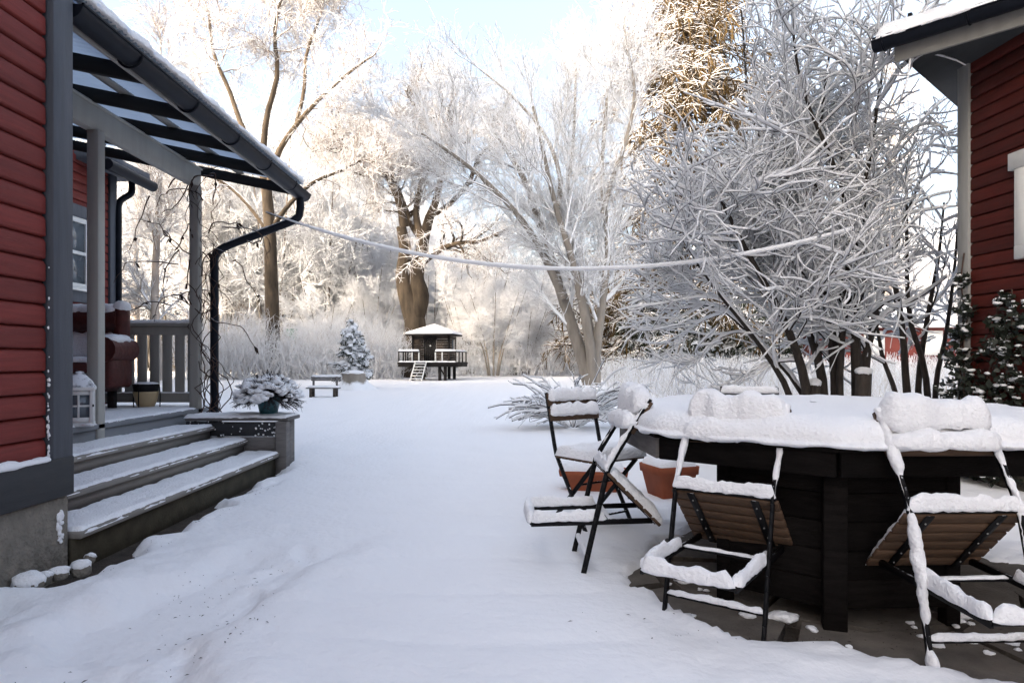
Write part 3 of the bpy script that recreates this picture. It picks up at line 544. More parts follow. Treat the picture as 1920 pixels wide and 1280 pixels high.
# ================================================================== TABLE
tb = empty('octagonal_table', (TC[0], TC[1], PAVE), 'large dark octagonal plank table carrying a thick cushion of snow', 'table'); TB = np.array([TC[0], TC[1], PAVE])
def tp(name, parts, m, parent=None, sm=False): return part(name, parts, m, parent or tb, sm, TB)
oct_ = np.array([[TC[0]+TR*math.cos(TA+k*math.pi/4), TC[1]+TR*math.sin(TA+k*math.pi/4)] for k in range(8)])
def prism(poly, z0, z1):
    n = len(poly); V = np.vstack([np.c_[poly, np.full(n, z0)], np.c_[poly, np.full(n, z1)], [[*np.mean(poly, 0), z1]], [[*np.mean(poly, 0), z0]]])
    return [(V, np.array([[k, (k+1) % n, n+(k+1) % n, n+k] for k in range(n)])), (V, np.array([[n+k, n+(k+1) % n, 2*n] for k in range(n)]+[[(k+1) % n, k, 2*n+1] for k in range(n)]))]
for k in range(8):                                                 # top of eight wedge boards, apron of eight boards
    a, b = oct_[k], oct_[(k+1) % 8]; tp('top_board', prism(np.array([TC+(a-TC)*.02, TC+(a-TC)*.998, TC+(b-TC)*.998, TC+(b-TC)*.02])[::1], TZ-.035, TZ-.0004*k), 'tablewood')
    t = unit(b-a); nrm = np.array([t[1], -t[0]]); p = a-nrm*.03+t*.018; q = b-nrm*.03-t*.018
    ap = bar((*p, TZ-.085), (*q, TZ-.085), .034, .098, (0, 0, 1), .004)
    tp('apron_board', ap, 'greywood' if k in (6, ) else 'tablewood')  # one side coloured greyer than the other aprons
cd = unit(oct_[1]-oct_[0]); cb = unit(oct_[7]-oct_[0])             # from the front corner along its two edges
inw = unit(TC-oct_[0])
for sgn in (1, -1):
    base = oct_[0]+inw*.15 if sgn == 1 else 2*TC-(oct_[0]+inw*.15)
    tp('corner_post', boxes(*[xform(boxes(box(-.045, .045, -.045, .045, PAVE, TZ-.036, .005)), frame((*base, 0), (*(inw*1.), 0), (-inw[1], inw[0], 0), (0, 0, 1)))]), 'tablewood')
    for dr, L in ((cd*sgn, .50), (cb*sgn, .47)):
        nin = np.array([-dr[1], dr[0]]); nin = nin if nin@(TC-base) > 0 else -nin
        for k in range(5):
            z = .04+k*.118; p = base+dr*.03+nin*.012; q = base+dr*L+nin*.012
            tp('side_plank', bar((*p, z+.058), (*q, z+.058), .026, .115, (0, 0, 1), .003), 'tablewood')
        e = base+dr*L+nin*.02
        tp('inner_post', bar((*e, PAVE), (*e, TZ-.037), .06, .06, (*dr, 0), .004), 'tablewood')
        for k in range(4):                                         # return boards running inwards
            z = .08+k*.145; p = e+nin*.03; q = e+nin*.34-dr*.05; tp('return_plank', bar((*p, z+.07), (*q, z+.07), .024, .14, (0, 0, 1), .003), 'greywood')  # greyer colour puts in the light these faces catch
# snow cushion: polar sheet over the octagon, rounded rim that bulges and hangs a little
na, nr = 260, 46; A = np.linspace(0, 2*math.pi, na, endpoint=False); am = ((A-TA) % (math.pi/4))-math.pi/8; Re = TR*math.cos(math.pi/8)/np.cos(am)
rr = np.concatenate([np.linspace(0.02, .86, 22), .86+.155*np.sin(np.linspace(0, math.pi/2, 15))[1:], np.full(10, 1.015)])
rim = np.concatenate([np.zeros(36), np.linspace(.1, 1, 10)])
Pn = np.stack([TC[0]+np.outer(rr, Re*np.cos(A)), TC[1]+np.outer(rr, Re*np.sin(A)), np.zeros((len(rr), na))], -1)
th = .098*np.sqrt(np.clip(1-(np.clip((rr-.86)/.155, 0, 1))**2, 0, 1))[:, None]*(1+.10*fbm(Pn, 2.2, 3, 70)+.05*fbm(Pn, 9, 3, 71))+.004
nz = fbm(Pn, 11, 3, 72)
bulge = .022*np.sin(np.clip(rim, 0, 1)*math.pi)[:, None]*(1+.3*nz)
Pz = TZ+th-rim[:, None]*(.028+.009*nz)
dirr = np.stack([np.cos(A), np.sin(A)], -1)[None]
Pn[..., :2] += dirr*(bulge+.012*fbm(Pn, 6, 3, 73)*(rr > .8)[:, None]-.02*(rim > .93)[:, None])[..., None]; Pn[..., 2] = Pz
i = np.arange(len(rr)-1)[:, None]*na; j = np.arange(na)[None]; j2 = (j+1) % na
tp('snow', [(Pn.reshape(-1, 3), np.stack([i+j, i+na+j, i+na+j2, i+j2], -1).reshape(-1, 4))], 'snow', None, True)
cr = []                                                              # crumbs of snow fallen round the table
for q in range(34):
    a = TA-1.3+2.4*random.random(); r = .78+.34*random.random(); k_ = .35+1.0*random.random()**3
    cr.append(blob((TC[0]+r*math.cos(a), TC[1]+r*math.sin(a), PAVE+.008), np.array([.03+.02*random.random(), .03+.02*random.random(), .016])*k_, q, 14, 9, .35))
tag(part('snow_crumbs', cr, 'snow', None, True), 'crumbs of fallen snow on the dark paving round the table', kind='stuff')
# ================================================================== FOLDING CHAIRS
TIP = 45.
def chair(label, foot, face, tip=0, heavy=1.0, leg_snow=0., legs_only=False, seed=0, wood='slat', seat_snow=1.0):
    """folding garden chair; foot = middle of its front feet, face = facing direction; tip = degrees tipped forward on the front feet"""
    f = unit(np.array([*face, 0.])); l = np.array([-f[1], f[0], 0]); b = np.array([foot[0], foot[1], PAVE if tip or foot[1] < 4.6 else -.02]); c, s = math.cos(R_(tip)), math.sin(R_(tip))
    e = empty('folding_chair', b, label, 'chair', 'folding garden chairs round the table')
    def Wp(x, y, z): return f*(x*c+z*s)+l*y+np.array([0, 0, z*c-x*s])          # local (forward, left, up) -> offset from base
    def cp(name, parts, m, sm=False): return part(name, parts, m, e, sm)
    Bx, Bz = -.294, .471; T = (-.393, .869); W2 = .205
    up_s = np.array([0, 0, 1.]); sn = []
    for sy in (-1, 1):
        y = sy*W2; P = np.array([Wp(.0, y, .0), Wp(-.14, y, .225), Wp(-.27, y, .435), Wp(-.302, y, .50), Wp(-.345, y, .67), Wp(*((T[0], y, T[1])))])
        Q = smoothpath(P, 22); fl = []
        for k in range(len(Q)-1): fl += bar(Q[k], Q[k+1]+(Q[k+1]-Q[k])*.05, .012, .026, tuple(f*c+np.array([0, 0, -s])), 0)
        cp('upright', fl, 'iron')
        if leg_snow: sn += ridge(Q+np.array([0, 0, .0])-f*.012*0+np.array([0, 0, .01]), .022+.016*leg_snow, .012+.020*leg_snow, gap=.55, step=.012, lump=.4, nsc=24, up=tuple(unit(-f*.9+np.array([0, 0, .5]))), drop=.2, seed=seed+sy)
        elif tip: sn += ridge(Q[9:]+np.array([0, 0, .012]), .032, .020*heavy, gap=.5, step=.014, lump=.3, nsc=18, up=(tuple(unit(-f+np.array([0, 0, .8])))), drop=.2, seed=seed+sy)
        y2 = sy*(W2-.022); g0, g1 = Wp(.05, y2, .452), Wp(-.37, y2, .012); cp('rear_leg', bar(g0, g1, .012, .026, tuple(np.cross(unit(g1-g0), l)), 0), 'iron')
        if tip: sn += ridge(np.array([g0*.62+g1*.38, g1])+up_s*.012, .036, .042*heavy, .018, .3, 18, drop=.08, seed=seed+5+sy)
        strap0, strap1 = Wp(-.285, sy*.135, .449), Wp(.085, sy*.135, .449); stp = cp('seat_strap', bar(strap0, strap1, .032, .005, tuple(Wp(0, 0, 1)), 0), 'iron')
        part('rivets', [blob(strap0+(strap1-strap0)*t-np.array(Wp(0, 0, .004)), (.004,)*3, 0, 6, 4, 0) for t in (.12, .31, .5, .69, .88)], 'barn_white', stp, True)
    for name, x, z, yy_ in (('foot_bar', -.37, .012, W2-.022), ('front_bar', -.055, .09, W2), ('middle_bar', -.09, .30, W2-.022), ('hinge_rod', -.29, .465, W2+.012)):
        p, q = Wp(x, -yy_, z), Wp(x, yy_, z); cp(name, tubes(np.array([p, (p+q)/2, q]), .007, 8, True), 'iron', True)
        if tip: sn += ridge(np.array([p, q])+up_s*.006, .044 if name == 'foot_bar' else .024, {'foot_bar': .052, 'front_bar': .022, 'middle_bar': .010, 'hinge_rod': .05}[name]*heavy, .018, .35, 20, drop=.08, seed=seed+11)
    for k in range(6):                                                           # seat slats
        x0 = -.282+k*.0625; V = boxes(box(x0, x0+.054, -W2-.02, W2+.02, .453, .470, .004)); cp('seat_slat', [(np.array([Wp(*v) for v in VV]), FF) for VV, FF in V], wood)
    for k in range(2):                                                           # back slats follow the upper uprights
        t0 = .53+.25*k; t1 = t0+.20; pa = np.array([Bx-.008, Bz]); pb = np.array(T); u0 = pa+(pb-pa)*t0; u1 = pa+(pb-pa)*t1; n2 = np.array([.9703, .2419])
        V = []
        for yv in (-W2-.012, W2+.012):
            for (uu, off) in ((u0, .008), (u1, .008), (u1, .024), (u0, .024)): V.append(Wp(uu[0]+n2[0]*off, yv, uu[1]+n2[1]*off))
        V = np.array(V); F = np.array([[0, 1, 2, 3], [7, 6, 5, 4], [0, 4, 5, 1], [1, 5, 6, 2], [2, 6, 7, 3], [3, 7, 4, 0]]); cp('back_slat', [(V, F)], wood)
        md = .5*(V[1]+V[2]); ed = .5*(V[5]+V[6]); lo = .5*(V[0]+V[3]); dn = lo-md
        if tip:
            sn += ridge(np.array([md-f*.03+dn*.2, ed-f*.03+dn*.2])+up_s*(-.008), .125, (.085 if k else .05)*heavy, .016, .22, 15, drop=.55, seed=seed+20+k, prof=14)
        else:
            sn += ridge(np.array([md, ed])+f*.01-up_s*.035, .06, .075*heavy, .014, .2, 18, drop=.2, seed=seed+20+k)
    if tip == 0:
        sn += patch(Wp(-.285, -W2-.02, .469), f, l, .39, 2*W2+.04, .06*seat_snow, .014, .05, .2, 10, 0, seed+2)
    else:
        sn += patch(Wp(-.275, -W2-.015, .469), unit(Wp(1, 0, 0)), l, .37, 2*W2+.03, .035*seat_snow, .014, .04, .35, 12, .10, seed+2, tuple(unit(Wp(0, 0, 1)+np.array([0, 0, .6]))))
    cp('snow', sn, 'snow', True); return e
mid = lambda k: (oct_[k]+oct_[(k+1) % 8])/2
def out_n(k): return unit(mid(k)-TC)
chair('tipped folding chair in side view with its rear legs jutting left towards the path', (.345, 3.60), (1, .02), TIP, 1.15, seed=100)
chair('tipped folding chair seen from behind with brown seat slats showing beneath its snowy back', (.80, 2.74), (.60, .80), TIP, 1.1, seed=200)
chair('tipped folding chair nearest the right edge with snow crusted legs and slatted seat underside', (1.66, 2.37), (-.03, 1), TIP, 1.05, 1.0, seed=300)
chair('upright folding chair standing behind the side-on chair with two snowy back slats', (.63, 4.36), (.60, -.80), 0, 1.0, seed=400, seat_snow=1.2)
chair('upright chair on the far side of the table, only its weathered back slat showing', (1.78, 4.86), (-.1, -1), 0, .7, seed=500, wood='greywood')
# ---------------- terracotta pots behind the table
def tpot(name, label, px, py, d, sx, sy, h, rot):
    b = at(px, py, d); b[2] = -.01; e = empty(name, b, label, 'plant pot'); c, s = math.cos(rot), math.sin(rot); Vs = []
    for (k, z) in ((.72, 0), (.74, .02), (.93, h*.74), (1.0, h*.75), (1.03, h), (.95, h), (.90, h*.8)):
        Vs += [[sx*k*a*c-sy*k*q*s, sx*k*a*s+sy*k*q*c, z] for a, q in ((-1, -.9), (-.9, -1), (.9, -1), (1, -.9), (1, .9), (.9, 1), (-.9, 1), (-1, .9))]
    part('pot_wall', [(np.array(Vs), np.array([[8*r+q, 8*r+(q+1) % 8, 8*r+8+(q+1) % 8, 8*r+8+q] for r in range(6) for q in range(8)]))], 'terracotta', e)
    part('snow', xform(patch((-sx*.97, -sy*.97, h-.02), (1, 0, 0), (0, 1, 0), sx*1.94, sy*1.94, .07, .02, .07, .2, 9, 0, int(px)), frame((0, 0, 0), (c, s, 0), (-s, c, 0), (0, 0, 1))), 'snow', e, True)
tpot('terracotta_pot', 'terracotta pot with snow seen beneath the left table corner', 1254, 925, 5.35, .17, .17, .25, .3)
tpot('terracotta_trough', 'long terracotta trough behind the legs of the tipped chair', 1112, 912, 5.6, .27, .13, .17, -.1)
# ================================================================== BARN ON THE RIGHT
BC = np.array([4.065, 6.2, 0]); wd_ = unit(np.array([.064, -1., 0]))                # far corner, wall runs towards the camera
bn = empty('red_barn', BC, 'dark red weatherboard barn with pale corner board on the right', 'barn'); wn_ = np.array([-wd_[1], wd_[0], 0])*-1   # outward (towards the garden)
if wn_[0] > 0: wn_ = -wn_
BM = frame((0, 0, 0), wn_, wd_, (0, 0, 1)); WSH = .05                                             # local: x outwards, y along the wall to the camera
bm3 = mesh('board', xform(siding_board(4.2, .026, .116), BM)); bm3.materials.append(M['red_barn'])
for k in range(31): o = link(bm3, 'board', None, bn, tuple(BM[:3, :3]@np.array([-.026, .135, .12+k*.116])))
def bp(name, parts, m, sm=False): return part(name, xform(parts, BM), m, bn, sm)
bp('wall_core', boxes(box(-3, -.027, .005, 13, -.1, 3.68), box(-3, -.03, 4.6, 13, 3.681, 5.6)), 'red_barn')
bp('corner_board', boxes(box(-.03, .024, 0, .135, 0, 3.70, .004)), 'barn_white')
bp('plinth', boxes(box(-.03, .012, .003, 4.3, -.1, .118)), 'concrete')
wv = bp('window', boxes(box(-.01, .035, .66, .77, 1.98, 2.60, .003), box(-.01, .035, 1.60, 1.71, 1.98, 2.60, .003), box(-.01, .04, .60, 1.77, 2.601, 2.74, .003), box(-.01, .037, .66, 1.71, 1.87, 1.979, .003)), 'white')
part('sash', xform(boxes(box(-.02, .015, 0.77, 0.83, 1.98, 2.6), box(-.02, .015, 1.54, 1.60, 1.98, 2.6), box(-.02, .015, 0.83, 1.54, 2.54, 2.6), box(-.02, .015, 0.83, 1.54, 1.98, 2.04), box(-.02, .014, 1.16, 1.21, 2.04, 2.54)), BM), 'white', wv)
for a, b in ((0.83, 1.16), (1.21, 1.54)): part('pane', xform(boxes(box(-.02, -.01, a, b, 2.04, 2.54)), BM), 'glass', wv)
# eave: gutter, fascia, soffit, tiled roof with snow
E0 = np.array([3.13, 5.9, 3.78]); ed = unit(np.array([.65, -.70, 0])); en = np.array([.7328, .6805, 0]); EL = 3.4
def ep(name, parts, m, sm=False): return part(name, parts, m, bn, sm, BC)
gb = ep('gutter', half_gutter(E0, E0+ed*EL, .075, -en[:2]), 'gutter', True)
for k in range(5):
    c = E0+ed*(.08+k*.62); part('bracket', tubes(np.array([c-en*.079*math.cos(a)+np.array([0, 0, .079*math.sin(a)]) for a in np.linspace(.15, -math.pi, 12)]), .008, 6), 'gutter', gb, True, BC)
EM = frame(E0, ed, en, (0, 0, 1))
ep('fascia_board', xform(boxes(box(.13, EL, .09, .12, -.17, -.01, .004)), EM), 'greige')
ep('soffit', xform(boxes(box(.14, EL, .121, 2.4, -.09, -.06)), EM), 'sill')
sl2 = .42; rf = lambda y, z: z+y*sl2
for k in range(16):                                                                    # tile courses up the roof
    y0 = -.05+k*.30; V = np.array([[.0, y0, rf(y0, .06)], [EL, y0, rf(y0, .06)], [EL, y0+.32, rf(y0+.32, .03)], [.0, y0+.32, rf(y0+.32, .03)], [.0, y0, rf(y0, .0)], [EL, y0, rf(y0, .0)], [EL, y0+.32, rf(y0+.32, .0)], [.0, y0+.32, rf(y0+.32, .0)]])[[4, 5, 6, 7, 0, 1, 2, 3]]
    ep('tile_course', xform([(V, CUBE_F)], EM), 'gutter')
G1, G2 = np.meshgrid(np.linspace(.01, EL, 150), np.linspace(-.02, 4.5, 80), indexing='ij'); pz = np.stack([G1, G2, 0*G1], -1); ee = np.minimum(G1, G2+.02)
hh = .095*np.sqrt(np.clip(ee/.08, 0, 1))*(1+.15*fbm(pz, 3, 3, 81))-.05*np.exp(-((G2-.25)/.06)**2)*(fbm(pz, 2.5, 2, 82) > -.1)
i = np.arange(149)[:, None]*80+np.arange(79)[None]; ep('roof_snow', xform([(np.stack([G1, G2, rf(G2, .055)+hh], -1).reshape(-1, 3), np.stack([i, i+80, i+81, i+1], -1).reshape(-1, 4))], EM), 'snow', True)
ep('gutter_snow', xform(ridge(np.array([[.0, -.02, .0], [EL, -.02, .0]]), .12, .05, .03, .3, 9, drop=.1), EM), 'snow', True)
for k in range(6): ep('snow_guard', xform(boxes(box(.2+k*.5, .23+k*.5, .2, .24, rf(.22, .05), rf(.22, .17))), EM), 'iron')
# ivy at the barn corner
iv = empty('ivy', at(1850, 760, 5.9)*np.array([1, 1, 0]), 'dark ivy flecked with snow climbing the barn corner', 'ivy'); IB = at(1850, 760, 5.9)*np.array([1, 1, 0]); g = np.random.default_rng(21)
LV, LF, sb, stems = [], [], [], []
def clump(c, r, n):
    for q in range(n):
        p = c+r*unit(g.normal(size=3))*g.random()**.4; a = unit(g.normal(size=3)+np.array([0, -.6, 0])); b = unit(np.cross(a, g.normal(size=3))); s_ = .018+.02*g.random(); n0 = len(LV)
        LV.extend([p-a*s_, p-b*s_*.7+a*.2*s_, p+a*s_*1.1-[0, 0, .01], p+b*s_*.7+a*.2*s_]); LF.append([n0, n0+1, n0+2, n0+3])
        if g.random() < .16: sb.append(blob(p+np.array([0, 0, .012]), np.array([.028, .024, .012])*(.3+1.0*g.random()), q, 7, 5, .4))
def wallpt(y, z, off=.06): return BC+BM[:3, :3]@np.array([off, y*.58-.02, z*1.08+.12])
for q in range(40): clump(wallpt(-.15+1.5*g.random(), .05+.75*g.random()*g.random(), .08+.12*g.random()), .15, 60)
for (y, z, r, n) in ((.22, 1.52, .07, 40), (.30, 1.30, .11, 80), (.18, 1.10, .1, 70), (.12, .9, .14, 110), (.3, .8, .16, 120), (.95, 1.15, .10, 70), (1.05, 1.32, .08, 50), (.85, .95, .13, 90), (1.15, 1.0, .15, 120), (1.3, 1.2, .12, 80), (1.25, .75, .2, 160), (.6, .62, .2, 140), (.0, .6, .15, 90)): clump(wallpt(y, z), r, n)
for (y0, y1, z1) in ((.1, .2, 1.75), (.25, .3, 1.4), (.5, .95, 1.35), (.9, 1.15, 1.4), (.3, .1, 1.1)):
    P = np.array([wallpt(y0+(y1-y0)*t+.03*g.normal(), z1*t, .03+.03*g.random()) for t in np.linspace(0, 1, 9)]); stems += tubes(smoothpath(P, 24), .007, 5)
part('leaves', [(np.array(LV), np.array(LF))], 'ivy', iv, False, IB); part('stems', stems, 'vine', iv, True, IB); part('snow', sb, 'snow', iv, True, IB)
# ================================================================== TREES
def tree(name, label, base, stems_, specs, mats, snow=None, group=None, sides=(8, 4, 3, 3, 3), trunk_n=1, seed=0, twig_from=2, keep=None, bare=0):
    """stems_ = list of (P, R) trunks; specs = one dict per further level for kids(); mats = (trunk material, branch material, twig material)"""
    g = np.random.default_rng(seed); e = empty(name, base, label, 'tree', group); b = np.asarray(base, float); lv = [cat(stems_)] if len({s[0].shape[1] for s in stems_}) == 1 else None
    for P, r in stems_: part('trunk', tubes(P, r, 10), mats[0], e, True, b)
    P, r = lv[0]; L = [(P[bare:], r[bare:])]
    for s in specs:
        s = dict(s); src = s.pop('src', -1); A = kids(*(L[src] if not isinstance(src, tuple) else cat([L[q] for q in src])), g=g, **s)
        if keep is not None: ok = keep(A[0]); A = (A[0][ok], A[1][ok])
        L.append(A)
    br, tw = [], []
    for k, (Q, q) in enumerate(L[1:], 1): (br if k < twig_from else tw).extend(tubes(Q, q, sides[min(k, 4)]))
    if br: part('branches', br, mats[1], e, False, b)
    part('crown_twigs', tw, mats[2], e, False, b)
    if snow:
        sn = []
        for k, thk in snow: sn += snow_on(*L[k], thk, {1: 6, 2: 5}.get(k, 4), sd=k)
        part('snow', sn, 'snow', e, True, b)
    return e, L
def st_px(pts, Y, r0, r1, dy=0, n=14):
    k = len(pts); return stem([at(px, py, Y+dy*q/(k-1)) for q, (px, py) in enumerate(pts)], r0, r1, n)
# --- near multi-stemmed tree behind the table, each twig loaded with snow
Y = 7.2; S = []
for pts, r0, r1, dy in (([(1520, 860), (1510, 720), (1470, 600), (1400, 470), (1330, 330)], .085, .018, -.6), ([(1545, 860), (1540, 700), (1500, 560), (1480, 400), (1470, 180)], .085, .016, .3), ([(1570, 860), (1566, 690), (1545, 520), (1530, 330), (1560, 60)], .095, .015, .1),
                       ([(1610, 860), (1606, 680), (1600, 520), (1625, 330), (1660, 100)], .095, .015, -.3), ([(1625, 860), (1622, 690), (1650, 560), (1690, 430), (1740, 300)], .08, .014, .5), ([(1500, 860), (1480, 740), (1420, 640), (1340, 540), (1280, 450)], .06, .012, -.2),
                       ([(1590, 860), (1570, 720), (1570, 500), (1420, 250), (1390, 20)], .07, .012, .8), ([(1540, 860), (1500, 730), (1410, 630), (1350, 580), (1290, 570)], .05, .010, .6), ([(1600, 860), (1612, 700), (1650, 600), (1720, 560), (1775, 520)], .05, .010, .1), ([(1580, 860), (1575, 690), (1590, 400), (1500, 150), (1480, -80)], .06, .010, -.5)):
    S.append(st_px(pts, Y, r0*.72, r1*.7, dy))
b = grounded(1570, Y)
e, L = tree('garden_tree', 'big many stemmed tree with thick snow on every twig behind the table', b, S,
    [dict(N_=165, t0=.25, t1=.97, ang=(30, 70), ln=(.8, 1.8), K=9, wig=.06, bend=.09, trop=.05, rf=.30, rmin=.0060, fall=.35),
     dict(N_=1500, t0=.15, t1=1, ang=(22, 55), ln=(.4, 1.15), K=8, wig=.07, bend=.11, trop=.05, rf=.6, rmin=.0040, fall=.3),
     dict(N_=5200, t0=.15, t1=1, ang=(22, 55), ln=(.15, .55), K=5, wig=.10, bend=.14, trop=.03, rf=.7, rmin=.0035, fall=.3)],
    ('bark_near', 'twig_near', 'twig_near'), [(1, .032), (2, .026), (3, .018)], sides=(10, 5, 3, 3, 3), seed=11, keep=lambda P: ((P[..., 0].max(1) < 3.98) | (P[..., 1].min(1) > 7.6)) & ((P[..., 0]/P[..., 1]).min(1) > .15) & ~((P[..., 2].max(1) > 3.5) & ((P[..., 0]/P[..., 1]).min(1) < .33)))
part('trunk_snow', snow_on(*L[0], .045, 7), 'snow', e, True, b)
for (px, dy, h, r) in ((1612, -.3, .92, .085), (1520, -.15, .80, .065)):     # sawn-off stems with snow caps
    p = grounded(px, Y+dy); q = p+np.array([.04, 0, h]); part('sawn_stem', tubes(resample(np.array([p, q]), .15), r*.9, 11, True), 'bark_near', e, True, b); part('stem_snow', [blob(q+np.array([0, 0, .02]), (r*1.05, r*1.05, .05), int(px), 14, 8, .15)], 'snow', e, True, b)
# --- shrub by the barn corner
S = [st_px(p, 7.6, r, r*.25, dy) for p, r, dy in (([(1715, 850), (1700, 730), (1690, 600), (1665, 480), (1640, 390)], .05, 0), ([(1728, 850), (1722, 720), (1740, 590), (1760, 480), (1770, 380)], .04, .2), ([(1745, 850), (1735, 700), (1705, 590), (1700, 440), (1700, 300)], .04, -.2), ([(1752, 850), (1755, 720), (1775, 620), (1790, 500), (1795, 420)], .035, .4), ([(1700, 850), (1680, 740), (1655, 670), (1640, 600), (1600, 540)], .035, 0))]
e, L = tree('garden_shrub', 'smaller many stemmed shrub under snow between the big tree and the barn', grounded(1725, 7.6), S,
    [dict(N_=46, t0=.3, t1=.97, ang=(25, 60), ln=(.4, 1.1), K=6, wig=.12, trop=.02, rf=.45, rmin=.006, fall=.35), dict(N_=300, t0=.15, t1=1, ang=(25, 60), ln=(.2, .6), K=5, wig=.12, rf=.6, rmin=.004, fall=.3), dict(N_=700, t0=.15, t1=1, ang=(25, 60), ln=(.1, .28), K=3, wig=.12, rf=.7, rmin=.003)],
    ('bark_near', 'twig_near', 'twig_near'), [(1, .03), (2, .026), (3, .02)], sides=(8, 5, 4, 3, 3), seed=12, keep=lambda P: (P[..., 0].max(1) < 4.05) | (P[..., 1].min(1) > 7.2))
# --- linden with three diverging trunks in the middle
Y = 29.2; b = grounded(1108, Y)
S = [st_px([(1108, 728), (1092, 672), (1056, 560), (1020, 445), (985, 340), (930, 250)], Y, .33, .09, 1.0), st_px([(1110, 728), (1108, 660), (1090, 560), (1068, 470), (1040, 380), (1000, 200)], Y, .25, .07, -1), st_px([(1116, 728), (1118, 660), (1130, 560), (1140, 450), (1128, 330), (1140, 160)], Y, .25, .06, .5),
     st_px([(1112, 728), (1112, 640), (1085, 520), (1062, 390), (1075, 270), (1080, 130)], Y, .19, .05, 2), st_px([(1056, 560), (1010, 460), (960, 390), (900, 330), (850, 290), (790, 250)], Y, .17, .05, -2), st_px([(1068, 470), (1048, 400), (1050, 330), (1020, 250), (960, 180), (900, 130)], Y, .14, .04, 1), st_px([(1130, 400), (1150, 330), (1175, 260), (1190, 180), (1180, 110), (1170, 50)], Y, .12, .04, -1)]
tree('linden_tree', 'tall bare linden with three pale diverging trunks in the middle of the garden', b, S,
    [dict(N_=120, t0=.3, t1=1, ang=(25, 55), ln=(2.2, 4.8), K=7, wig=.10, trop=.05, rf=.42, rmin=.026, fall=.4), dict(N_=1500, t0=.1, t1=1, ang=(20, 50), ln=(.9, 2.2), K=5, wig=.10, trop=.04, rf=.55, rmin=.016, fall=.3), dict(N_=10500, t0=.1, t1=1, ang=(20, 55), ln=(.45, 1.1), K=3, wig=.12, trop=.03, rf=.6, rmin=.0105, fall=.2), dict(N_=16000, t0=.2, t1=1, ang=(20, 55), ln=(.25, .6), K=2, wig=.1, trop=.02, rf=.7, rmin=.0085)],
    ('bark_linden', 'frost_twig', 'frost_twig'), seed=13)
# --- forked oak behind the playhouse
Y = 42.; b = grounded(775, Y)
S = [st_px([(778, 716), (772, 655), (779, 610), (768, 572), (756, 520), (760, 470), (752, 425)], Y, .85, .30, 0, 20), st_px([(776, 600), (788, 556), (780, 520), (790, 480), (794, 450), (806, 405)], Y, .62, .28, 0, 20), st_px([(786, 500), (800, 485), (825, 468), (860, 455), (900, 452), (950, 430)], Y, .26, .08, -3, 20),
     st_px([(792, 450), (775, 425), (765, 405), (745, 350), (720, 280), (690, 220)], Y, .26, .07, 2, 20), st_px([(806, 405), (818, 375), (830, 320), (850, 260), (840, 210), (860, 170)], Y, .26, .07, -1, 20), st_px([(758, 425), (750, 380), (725, 330), (690, 300), (650, 280), (620, 240)], Y, .30, .08, -2, 20), st_px([(792, 450), (780, 400), (790, 330), (770, 260), (780, 210), (760, 170)], Y, .24, .06, 1, 20), st_px([(806, 405), (840, 385), (880, 340), (900, 290), (930, 270), (950, 250)], Y, .2, .06, 2, 20)]
OAK = [dict(N_=120, t0=.35, t1=1, ang=(30, 75), ln=(2.2, 5.0), K=8, wig=.26, trop=.02, rf=.5, rmin=.04, fall=.35), dict(N_=1200, t0=.1, t1=1, ang=(30, 75), ln=(1.0, 2.4), K=6, wig=.28, trop=.02, rf=.55, rmin=.024, fall=.3), dict(N_=8500, t0=.1, t1=1, ang=(25, 65), ln=(.5, 1.2), K=3, wig=.36, trop=.02, rf=.6, rmin=.015, fall=.2), dict(N_=14500, t0=.2, t1=1, ang=(25, 60), ln=(.3, .7), K=2, wig=.2, rf=.7, rmin=.0125)]
tree('forked_oak', 'old oak with brown forked trunk standing behind the small playhouse', b, S, OAK, ('bark_oak', 'bark_oak', 'frost_twig_warm'), seed=14, bare=2)
# --- crooked oak left, its crown above the porch roof
Y = 40.; b = grounded(512, Y)
S = [st_px([(512, 720), (511, 600), (508, 500), (506, 430), (500, 360), (492, 300)], Y, .45, .28, 0), st_px([(500, 360), (520, 290), (555, 235), (600, 185), (650, 140), (705, 100)], Y, .20, .05, -2), st_px([(492, 300), (500, 220), (520, 140), (515, 60), (530, -20), (520, -100)], Y, .20, .05, 1), st_px([(492, 300), (455, 240), (430, 170), (400, 100), (390, 20), (360, -60)], Y, .18, .05, 0), st_px([(555, 235), (570, 170), (575, 100), (600, 30), (610, -40), (620, -90)], Y, .13, .04, 1), st_px([(508, 430), (545, 380), (590, 340), (640, 320), (680, 300), (720, 300)], Y, .15, .04, -2), st_px([(506, 440), (470, 390), (430, 350), (390, 330), (350, 330), (320, 300)], Y, .14, .04, 2)]
tree('crooked_oak', 'crooked oak catching warm light above the porch roof', b, S, OAK, ('bark_oak', 'frost_twig_warm', 'frost_twig_warm'), seed=15, bare=1)
